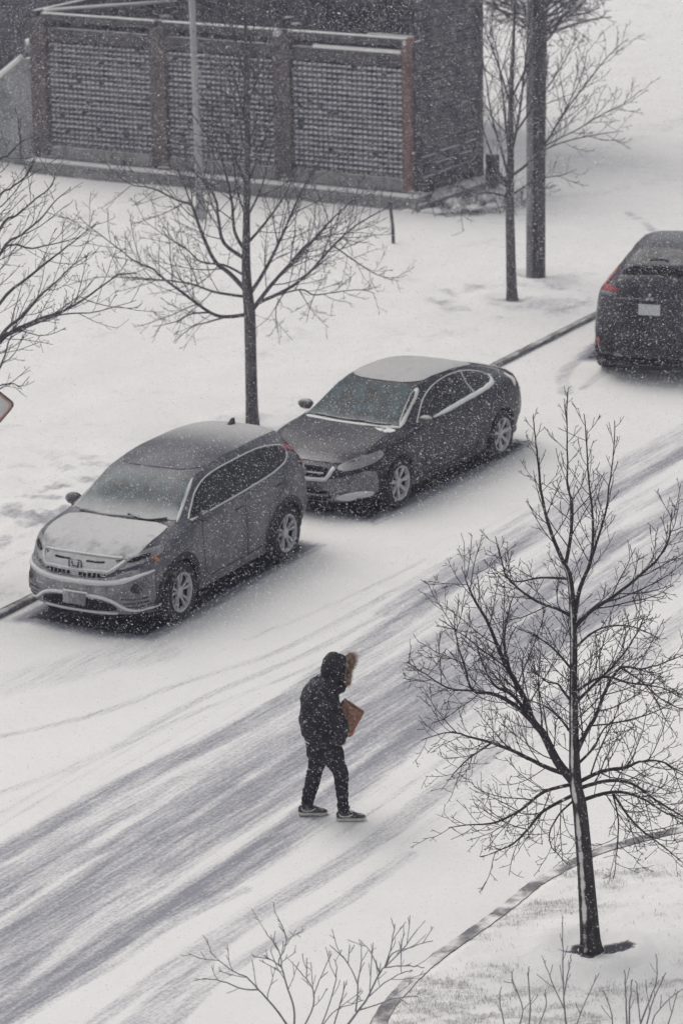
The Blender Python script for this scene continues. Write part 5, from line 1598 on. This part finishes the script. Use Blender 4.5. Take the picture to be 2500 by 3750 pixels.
def build_person():
    M_SKIN = plain('skin', (0.42, 0.21, 0.14), .55, 0, .08, 20)
    M_JACKET = snowy('black_parka', (0.013, 0.014, 0.019), (-.5, -.1, .75), .80, 1.25, .55, .8, nscale=16, namp=.3, dust=.025, fine=90, bump=.3)
    M_TROUSER = snowy('black_trousers', (0.012, 0.013, 0.018), (-.4, 0, .6), 1.0, 1.5, .4, .85, nscale=16, namp=.3, dust=.025, fine=90, bump=.3)
    M_UPPER = snowy('dark_shoe', (0.022, 0.023, 0.028), (0, 0, 1), .75, 1.2, .6, .6, nscale=30, dust=.10)
    M_SOLE = plain('pale_sole', (0.58, 0.54, 0.49), .7, 0, .15, 30)
    M_MARK = plain('white_mark', (0.62, 0.62, 0.63), .5, 0, .05, 30)
    M_LINING = plain('hood_inside', (0.010, 0.010, 0.012), .9)
    M_HAIR = plain('dark_hair', (0.02, 0.015, 0.012), .6)
    base = on_z(1215, 2988, .012)
    root = thing('person', 'person in a black hooded parka with fur trim, walking hunched across the road holding a brown paper bag', 'person', (base[0], base[1], .012), R(4))
    root['label'] = 'person in black fur trimmed hood and parka walking across the road, hugging a paper bag'
    # --- body: head, neck, torso, arms, hands and legs, one continuous mesh
    sh_r, el_r, wr_r = (-.06, -.205, 1.335), (.055, -.265, 1.05), (.055, -.215, .895)
    sh_l, el_l, wr_l = (-.07, .205, 1.335), (.045, .275, 1.06), (.185, .05, .93)
    def torso(mb):
        mb.loft([ell((-.075, 0, .74), .12, .155), ell((-.075, 0, .86), .115, .15), ell((-.085, 0, 1.0), .105, .145), ell((-.105, 0, 1.2), .115, .17), ell((-.085, 0, 1.34), .10, .18), ell((-.04, 0, 1.41), .06, .08)])
    def neck(mb): mb.tube([(-.05, 0, 1.38), (-.01, 0, 1.44), (.03, 0, 1.49)], .055, 14)
    hc = np.array([.075, 0, 1.565])
    def head(mb):
        mb.ball(hc + (-.005, 0, .02), (.098, .076, .095), 20, 14)
        mb.ball(hc + (.045, 0, -.045), (.062, .06, .075), 16, 10)      # jaw and face
        mb.ball(hc + (.108, 0, -.02), (.022, .014, .024), 10, 8)       # nose
        for sy in (1, -1):
            mb.ball(hc + (-.002, sy * .078, -.005), (.02, .011, .03), 10, 8)   # ears
            mb.ball(hc + (.078, sy * .03, .018), (.018, .024, .012), 10, 8)    # brows
    def hand(wr, d, up, sy, curl):
        wr, d, up = np.array(wr), np.array(d, float), np.array(up, float)
        d /= np.linalg.norm(d); sd = np.cross(d, up); sd /= np.linalg.norm(sd); up = np.cross(sd, d)
        fs = [limbt([wr, wr + d * .045, wr + d * .085], [.024, .031, .031])]
        for k, (o_, l) in enumerate(((-.03, .062), (-.010, .075), (.011, .07), (.031, .055))):
            a = wr + d * .085 + sd * o_
            b = a + d * l * .45 + up * curl * l * .25
            c = b + d * l * .22 + up * curl * l * .5
            e = c - d * l * .1 + up * curl * l * .35
            fs.append(limbt([a, b, c, e], [.0095, .0092, .0085, .0075], 8))
        a = wr + d * .03 - sd * .03
        fs.append(limbt([a, a + d * .03 - sd * .025 + up * curl * .01, a + d * .06 - sd * .028 + up * curl * .028], [.011, .0105, .009], 8))
        return fs
    hip_r, kn_r, an_r = (-.055, -.09, .80), (.088, -.105, .47), (.102, -.115, .10)
    hip_l, kn_l, an_l = (-.085, .085, .80), (-.150, .075, .47), (-.245, .065, .115)
    parts = [torso, neck, head, limbt([sh_r, el_r], [.058, .043]), limbt([el_r, wr_r], [.043, .028]), limbt([sh_l, el_l], [.058, .043]), limbt([el_l, wr_l], [.043, .028]),
             limbt([hip_r, kn_r], [.088, .056]), limbt([kn_r, an_r], [.056, .038]), limbt([hip_l, kn_l], [.088, .056]), limbt([kn_l, an_l], [.056, .038]),
             limbt([an_r, (.14, -.115, .055), (.18, -.115, .045)], [.030, .022, .018]), limbt([an_l, (-.215, .065, .06), (-.17, .065, .05)], [.030, .022, .018])]
    parts += hand(wr_r, (.25, .45, -.72), (.5, .75, .3), -1, 1) + hand(wr_l, (.30, -.9, -.1), (-.6, -.1, -.5), 1, 1)
    me = fused(parts, .0075, 3, 'body')
    link_mesh('body', me, M_SKIN, root)
    # eyes and mouth are dark in the shade of the hood
    # --- hair under the hood
    mb = MB(); mb.ball(hc + (-.022, 0, .035), (.098, .084, .092), 18, 12); mb.build('hair', M_HAIR, root)
    # --- trousers
    def seat(mb):
        mb.loft([ell((-.055, 0, .60), .10, .10), ell((-.065, 0, .63), .150, .16), ell((-.070, 0, .66), .166, .182), ell((-.072, 0, .74), .164, .18), ell((-.075, 0, .86), .155, .17)])
    me = fused([seat, limbt([(-.0, -.095, .70), (.060, -.105, .56), (.088, -.105, .46), (.100, -.112, .28), (.106, -.115, .13)], [.120, .086, .075, .064, .056]),
                limbt([(-.105, .085, .70), (-.128, .08, .56), (-.156, .075, .46), (-.198, .07, .28), (-.232, .065, .145)], [.122, .088, .077, .070, .062])], .010, 5, 'trousers')
    wrinkle(me, .022, 9, 5)
    link_mesh('trousers', me, M_TROUSER, root)
    # --- shirt hem showing below the parka
    mb = MB(); mb.loft([ell((-.082, 0, .785), .172, .19, -.05), ell((-.088, 0, .90), .178, .20, -.05)])
    me = mb.mesh('shirt_hem'); link_mesh('shirt_hem', me, M_TROUSER, root)
    # --- parka
    def coat(mb):
        mb.loft([ell((-.080, 0, .835), .185, .215, -.16, p=2.6), ell((-.088, 0, .875), .205, .232, -.14, p=2.6), ell((-.098, 0, 1.0), .205, .24, -.05), ell((-.102, 0, 1.12), .195, .24, 0), ell((-.100, 0, 1.24), .188, .236, .04),
                 ell((-.085, 0, 1.33), .178, .225, .08), ell((-.060, 0, 1.405), .148, .185, .10), ell((-.025, 0, 1.46), .105, .13, .12), ell((0, 0, 1.49), .07, .09, .1)])
    me = fused([coat,
                limbt([(-.065, -.175, 1.335), (-.01, -.25, 1.22), (.065, -.275, 1.06), (.083, -.25, .96), (.075, -.215, .885)], [.088, .086, .084, .078, .064]),
                limbt([(-.065, .185, 1.325), (-.02, .255, 1.20), (.05, .275, 1.06), (.13, .18, .98), (.18, .08, .935)], [.085, .082, .078, .070, .056]),
                limbt([(.05, -.05, 1.36), (.105, -.03, 1.335), (.135, 0, 1.345)], [.06, .05, .035]), limbt([(.05, .05, 1.36), (.105, .03, 1.335), (.135, 0, 1.345)], [.06, .05, .035]),
                limbt([(-.07, 0, 1.40), (-.02, 0, 1.42), (.07, 0, 1.37)], [.08, .09, .09])], .010, 5, 'parka')
    wrinkle(me, .026, 8, 9)
    pk = link_mesh('parka', me, M_JACKET, root)
    mb = MB(); mb.tube([(-.300, -.02, .885), (-.285, -.13, .868), (-.225, -.215, .85)], .006, 6); mb.build('hem_cord', M_MARK, pk)
    # --- hood: open at the front, over the head
    rings = []
    for q, (cx, cz, a, b) in enumerate([(-.080, 1.535, .02, .03), (-.074, 1.542, .085, .075), (-.046, 1.556, .128, .100), (0, 1.566, .146, .114), (.055, 1.565, .146, .116), (.115, 1.553, .138, .112), (.160, 1.535, .120, .104)]):
        ti = R(-14)
        ring = []
        for t in np.linspace(0, 2 * np.pi, 28, endpoint=False):
            yy, zz = b * math.cos(t), a * math.sin(t) * (1.0 if math.sin(t) > 0 else 1.12)
            ring.append((cx + zz * .12, yy, cz + zz))
        rings.append(ring)
    inner = [[(p[0] + .004, p[1] * .88, c + (p[2] - c) * .88) for p in r] for r, c in ((rings[-1], 1.540), (rings[-3], 1.540))]
    mb = MB(); mb.loft(rings + inner)
    me = mb.mesh('hood')
    me = evaluated(me, [('SUBSURF', dict(levels=2))])
    wrinkle(me, .016, 11, 15)
    hd = link_mesh('hood', me, M_JACKET, root)
    mb = MB(); mb.loft([[(p[0] - .02, p[1] * .96, 1.540 + (p[2] - 1.540) * .96) for p in inner[1]], [(p[0] - .025, p[1] * .1, 1.540 + (p[2] - 1.540) * .1) for p in inner[1]]])
    # --- fur round the hood's opening: many fine tapering hairs
    M_FUR = NT('tan_fur')
    M_FUR.set(color=M_FUR.mix(M_FUR.ramp(M_FUR.noise(28, 4, .6), .35, .65), (0.12, 0.075, 0.05), (0.52, 0.37, 0.26)), rough=.8)
    rs = np.random.RandomState(4)
    mb = MB()
    edge = rings[-1]
    n = 4200
    for i in range(n):
        k = rs.rand() * 28
        a, b = np.array(edge[int(k) % 28]), np.array(edge[(int(k) + 1) % 28])
        p = a + (b - a) * (k % 1)
        rad = np.array([0, p[1], p[2] - 1.540]); rad /= np.linalg.norm(rad) + 1e-9
        up_ = p[2] - 1.540
        l = .060 * (1.0 + .75 * max(0, up_ / .14)) * rs.uniform(.4, 1.35)
        d = np.array([.95, 0, -.12]) + rad * rs.normal(.12, .42) + rs.normal(0, .30, 3)
        d /= np.linalg.norm(d)
        q = p + rad * rs.uniform(-.022, .008) + np.array([rs.uniform(-.015, .012), 0, 0])
        s_ = np.cross(d, rs.normal(0, 1, 3)); s_ /= np.linalg.norm(s_); s_ *= .0021
        t_ = np.cross(d, s_); 
        m1 = q + d * l * .55 + rs.normal(0, .003, 3)
        mb.add([q - s_, q + s_, q + t_, m1 - s_ * .7, m1 + s_ * .7, m1 + t_ * .7, q + d * l + np.array([0, 0, -.006])], [(0, 1, 4, 3), (1, 2, 5, 4), (2, 0, 3, 5), (3, 4, 6), (4, 5, 6), (5, 3, 6)])
    mb.build('fur_trim', M_FUR.m, hd, True)
    # --- shoes
    def shoe(x0, y0, z0, pitch, yaw):
        Mx = Matrix.Rotation(yaw, 3, 'Z') @ Matrix.Rotation(-pitch, 3, 'Y')
        def tr(p):
            v = Mx @ Vector(p); return (v.x + x0, v.y + y0, v.z + z0)
        # outline of the sole: x from the heel (-.085) to the toe (.205)
        xs = np.linspace(-.085, .205, 16)
        hw = lambda x: np.interp(x, [-.085, -.07, -.03, .05, .12, .17, .195, .205], [.012, .033, .038, .036, .047, .043, .026, .008])
        hz = lambda x: np.interp(x, [-.085, -.07, -.02, .03, .08, .13, .18, .205], [.078, .095, .105, .102, .082, .066, .056, .040])
        mb = MB()
        rings = []
        for x in xs:
            w_, h_ = float(hw(x)), float(hz(x))
            ring = []
            for t in np.linspace(0, 2 * np.pi, 16, endpoint=False):
                c_, s_ = math.cos(t), math.sin(t)
                y = w_ * math.copysign(abs(c_) ** .75, c_) * (1 - .35 * max(0, s_)); z = .026 + (h_ - .026) * (s_ * .5 + .5)
                ring.append(tr((x, y, z)))
            rings.append(ring)
        mb.loft(rings)
        up = mb.build('shoe', M_UPPER, root)
        mb = MB()
        rings = []
        for x in xs:
            w_ = float(hw(x)) + .005
            lift = .012 * max(0, (x - .13) / .075) ** 2
            rings.append([tr((x * 1.02, yy, zz)) for yy, zz in ((w_, .002 + lift), (w_, .027 + lift * .7), (0, .030 + lift * .7), (-w_, .027 + lift * .7), (-w_, .002 + lift), (0, 0 + lift))])
        mb.loft(rings)
        mb.build('sole', M_SOLE, up, True, 50)
        mb = MB()
        for k in range(5):
            mb.tube([tr((.055 + .018 * k, .024, .100 - .010 * k)), tr((.055 + .018 * k, 0, .110 - .011 * k)), tr((.055 + .018 * k, -.024, .100 - .010 * k))], .004, 5)
        mb.build('laces', M_UPPER, up)
        mb = MB(); mb.tube([tr((-.03, 0, .09)), tr((.0, 0, .12)), tr((.012, 0, .15))], [.045, .048, .046], 14); mb.build('collar', M_UPPER, up)
        # the curved tick on both sides
        for sy in (-1, 1):
            top = [(-.062, .086), (-.040, .062), (.00, .052), (.05, .062), (.088, .076)]
            bot = [(-.062, .086), (-.050, .052), (.00, .036), (.05, .046), (.088, .076)]
            A, B = smooth_line(top, 5), smooth_line(bot, 5)
            V, Fc = [], []
            for a, b in zip(A, B):
                for x, z in (a, b):
                    t_ = (z - .026) / (float(hz(x)) - .026) * 2 - 1
                    w_ = float(hw(x)) * max(.2, 1 - t_ * t_) ** .375 * (1 - .35 * max(0, t_))
                    V.append(tr((x, sy * (w_ + .0035), z)))
            k = len(A)
            Fc = [(2 * i, 2 * i + 1, 2 * i + 3, 2 * i + 2) for i in range(k - 1)]
            m2 = MB(); m2.add(V, Fc); m2.build('emblem', M_MARK, up, False)
    shoe(.121, -.115, .0, R(0), R(-3))
    shoe(-.245, .065, .004, R(-3), R(2))
    # --- the paper bag (a thing of its own, held in the arms)
    M_BAG = snowy('brown_paper', (0.27, 0.125, 0.068), (0, 0, 1), .7, 1.2, .5, .8, nscale=9, namp=.25, dust=.06, var=.3, bump=.4)
    bag = thing('paper_bag', 'crumpled brown paper bag held against the chest of the walking person', 'bag', (base[0], base[1], .012), R(4))
    e1 = np.array([.132, 0, -.104]); e1 /= np.linalg.norm(e1)
    e2 = np.array([-.148, 0, -.247]); e2 /= np.linalg.norm(e2)
    def bagbox(mb):
        o_ = np.array([.330, -.03, 1.098])
        rings = []
        for f, th in ((0, .018), (.1, .045), (.5, .065), (.9, .065), (1.0, .055)):
            c = o_ + e2 * .288 * f
            r = []
            for k, (a, y) in enumerate([(0, -1), (0, 1), (-.5, 1.12), (-1, 1), (-1, -1), (-.5, -1.12)]):
                r.append(c + e1 * (.235 * a) + np.array([0, y * th, 0]))
            rings.append(r)
        mb.loft(rings)
    mb = MB(); bagbox(mb)
    me = mb.mesh('bag_body')
    me = evaluated(me, [('BEVEL', dict(width=.006, segments=2)), ('SUBSURF', dict(levels=3, subdivision_type='SIMPLE'))])
    wrinkle(me, .010, 14, 21)
    link_mesh('bag_body', me, M_BAG, bag, True, 50)
    M_BAGD = snowy('shaded_paper_fold', (0.17, 0.075, 0.042), (0, 0, 1), .7, 1.2, .5, .8, nscale=9, dust=.05, var=.3)  # same paper in a darker tone, shade of fold and creases put into colour
    q0 = np.array([.330, -.03, 1.098])
    mb = MB()
    mb.tube([q0 + e1 * a + e2 * (.012 + .004 * math.sin(9 * a)) + np.array([0, -.030, 0]) for a in np.linspace(0, -.23, 9)], .011, 8)
    mb.build('rolled_top', M_BAGD, bag)
    mb = MB()
    for a in (-.06, -.15):
        mb.tube([q0 + e1 * (a + .012 * math.sin(3 * f)) + e2 * (.03 + .25 * f) + np.array([0, -.066 - .004 * math.sin(6 * f), 0]) for f in np.linspace(0, 1, 7)], .0035, 5)
    mb.build('crease', M_BAGD, bag)['kind'] = 'stuff'
build_person()

# ------------------------------------------------------------------ falling snow and the milky air
def build_flakes():
    rs = np.random.RandomState(99)
    n = 1100000
    d0, d1 = 19.0, 64.0
    t = (d0 ** 3 + (d1 ** 3 - d0 ** 3) * rs.rand(n)) ** (1 / 3)
    u = rs.uniform(-.5, .5, n) * PW / F_PX * 1.35
    v = rs.uniform(-.5, .5, n) * PH / F_PX * 1.15
    up = v * math.cos(PITCH) - math.sin(PITCH)
    fw = v * math.sin(PITCH) + math.cos(PITCH)
    C = np.stack([u * t, fw * t, CAM_H + up * t], 1)
    k = (C[:, 2] > .06) & (C[:, 2] < 12.5)
    C = C[k]; n = len(C)
    r = .0015 * np.exp(rs.normal(0, .32, n))
    oc = np.array([[1, 1, 1], [1, -1, -1], [-1, 1, -1], [-1, -1, 1]], float)
    fc = np.array([[0, 1, 2], [0, 2, 3], [0, 3, 1], [1, 3, 2]])
    J = oc[None] * (1 + rs.normal(0, .25, (n, 4, 1)))
    # drawn out a little along the wind
    wd = np.array([.9, 0, -.45]); wd /= np.linalg.norm(wd)
    V = J * r[:, None, None]
    V = V + (V @ wd)[..., None] * wd * rs.uniform(.2, 1.0, n)[:, None, None]
    V = (V + C[:, None, :]).reshape(-1, 3)
    Fc = (np.arange(n)[:, None, None] * 4 + fc[None]).reshape(-1, 3)
    me = bpy.data.meshes.new('falling_snow')
    me.vertices.add(len(V)); me.loops.add(Fc.size); me.polygons.add(len(Fc))
    me.vertices.foreach_set('co', V.ravel())
    me.loops.foreach_set('vertex_index', Fc.ravel().astype(np.int32))
    me.polygons.foreach_set('loop_start', np.arange(0, Fc.size, 3, dtype=np.int32))
    me.update(calc_edges=True)
    m = NT('snowflake')
    tl = m.n('BsdfTranslucent'); tl.inputs[0].default_value = (.95, .95, .95, 1)
    df = m.n('BsdfDiffuse'); df.inputs[0].default_value = (.95, .95, .95, 1)
    mx = m.n('MixShader'); mx.inputs[0].default_value = .5
    m.l(df.outputs[0], mx.inputs[1]); m.l(tl.outputs[0], mx.inputs[2])
    tr = m.n('BsdfTransparent')
    m2 = m.n('MixShader'); m2.inputs[0].default_value = .55
    m.l(tr.outputs[0], m2.inputs[1]); m.l(mx.outputs[0], m2.inputs[2])
    m.l(m2.outputs[0], m.t.nodes['Material Output'].inputs[0])
    o = link_mesh('falling_snow', me, m.m, None, True)
    tag(o, 'falling snowflakes filling the air over the whole street', 'snow', kind='stuff')
build_flakes()

def build_haze():
    mb = MB(); mb.box((0, 92, 6.2), (250, 216, 14.8))
    m = NT('haze')
    m.t.nodes.remove(m.b)
    pv = m.n('VolumePrincipled')
    pv.inputs['Color'].default_value = (.76, .75, 1.0, 1)
    pv.inputs['Density'].default_value = .0007
    pv.inputs['Anisotropy'].default_value = .2
    m.l(pv.outputs[0], m.t.nodes['Material Output'].inputs['Volume'])
    o = mb.build('haze', m.m, None, False)
    o['kind'] = 'stuff'
    o.display_type = 'WIRE'
build_haze()
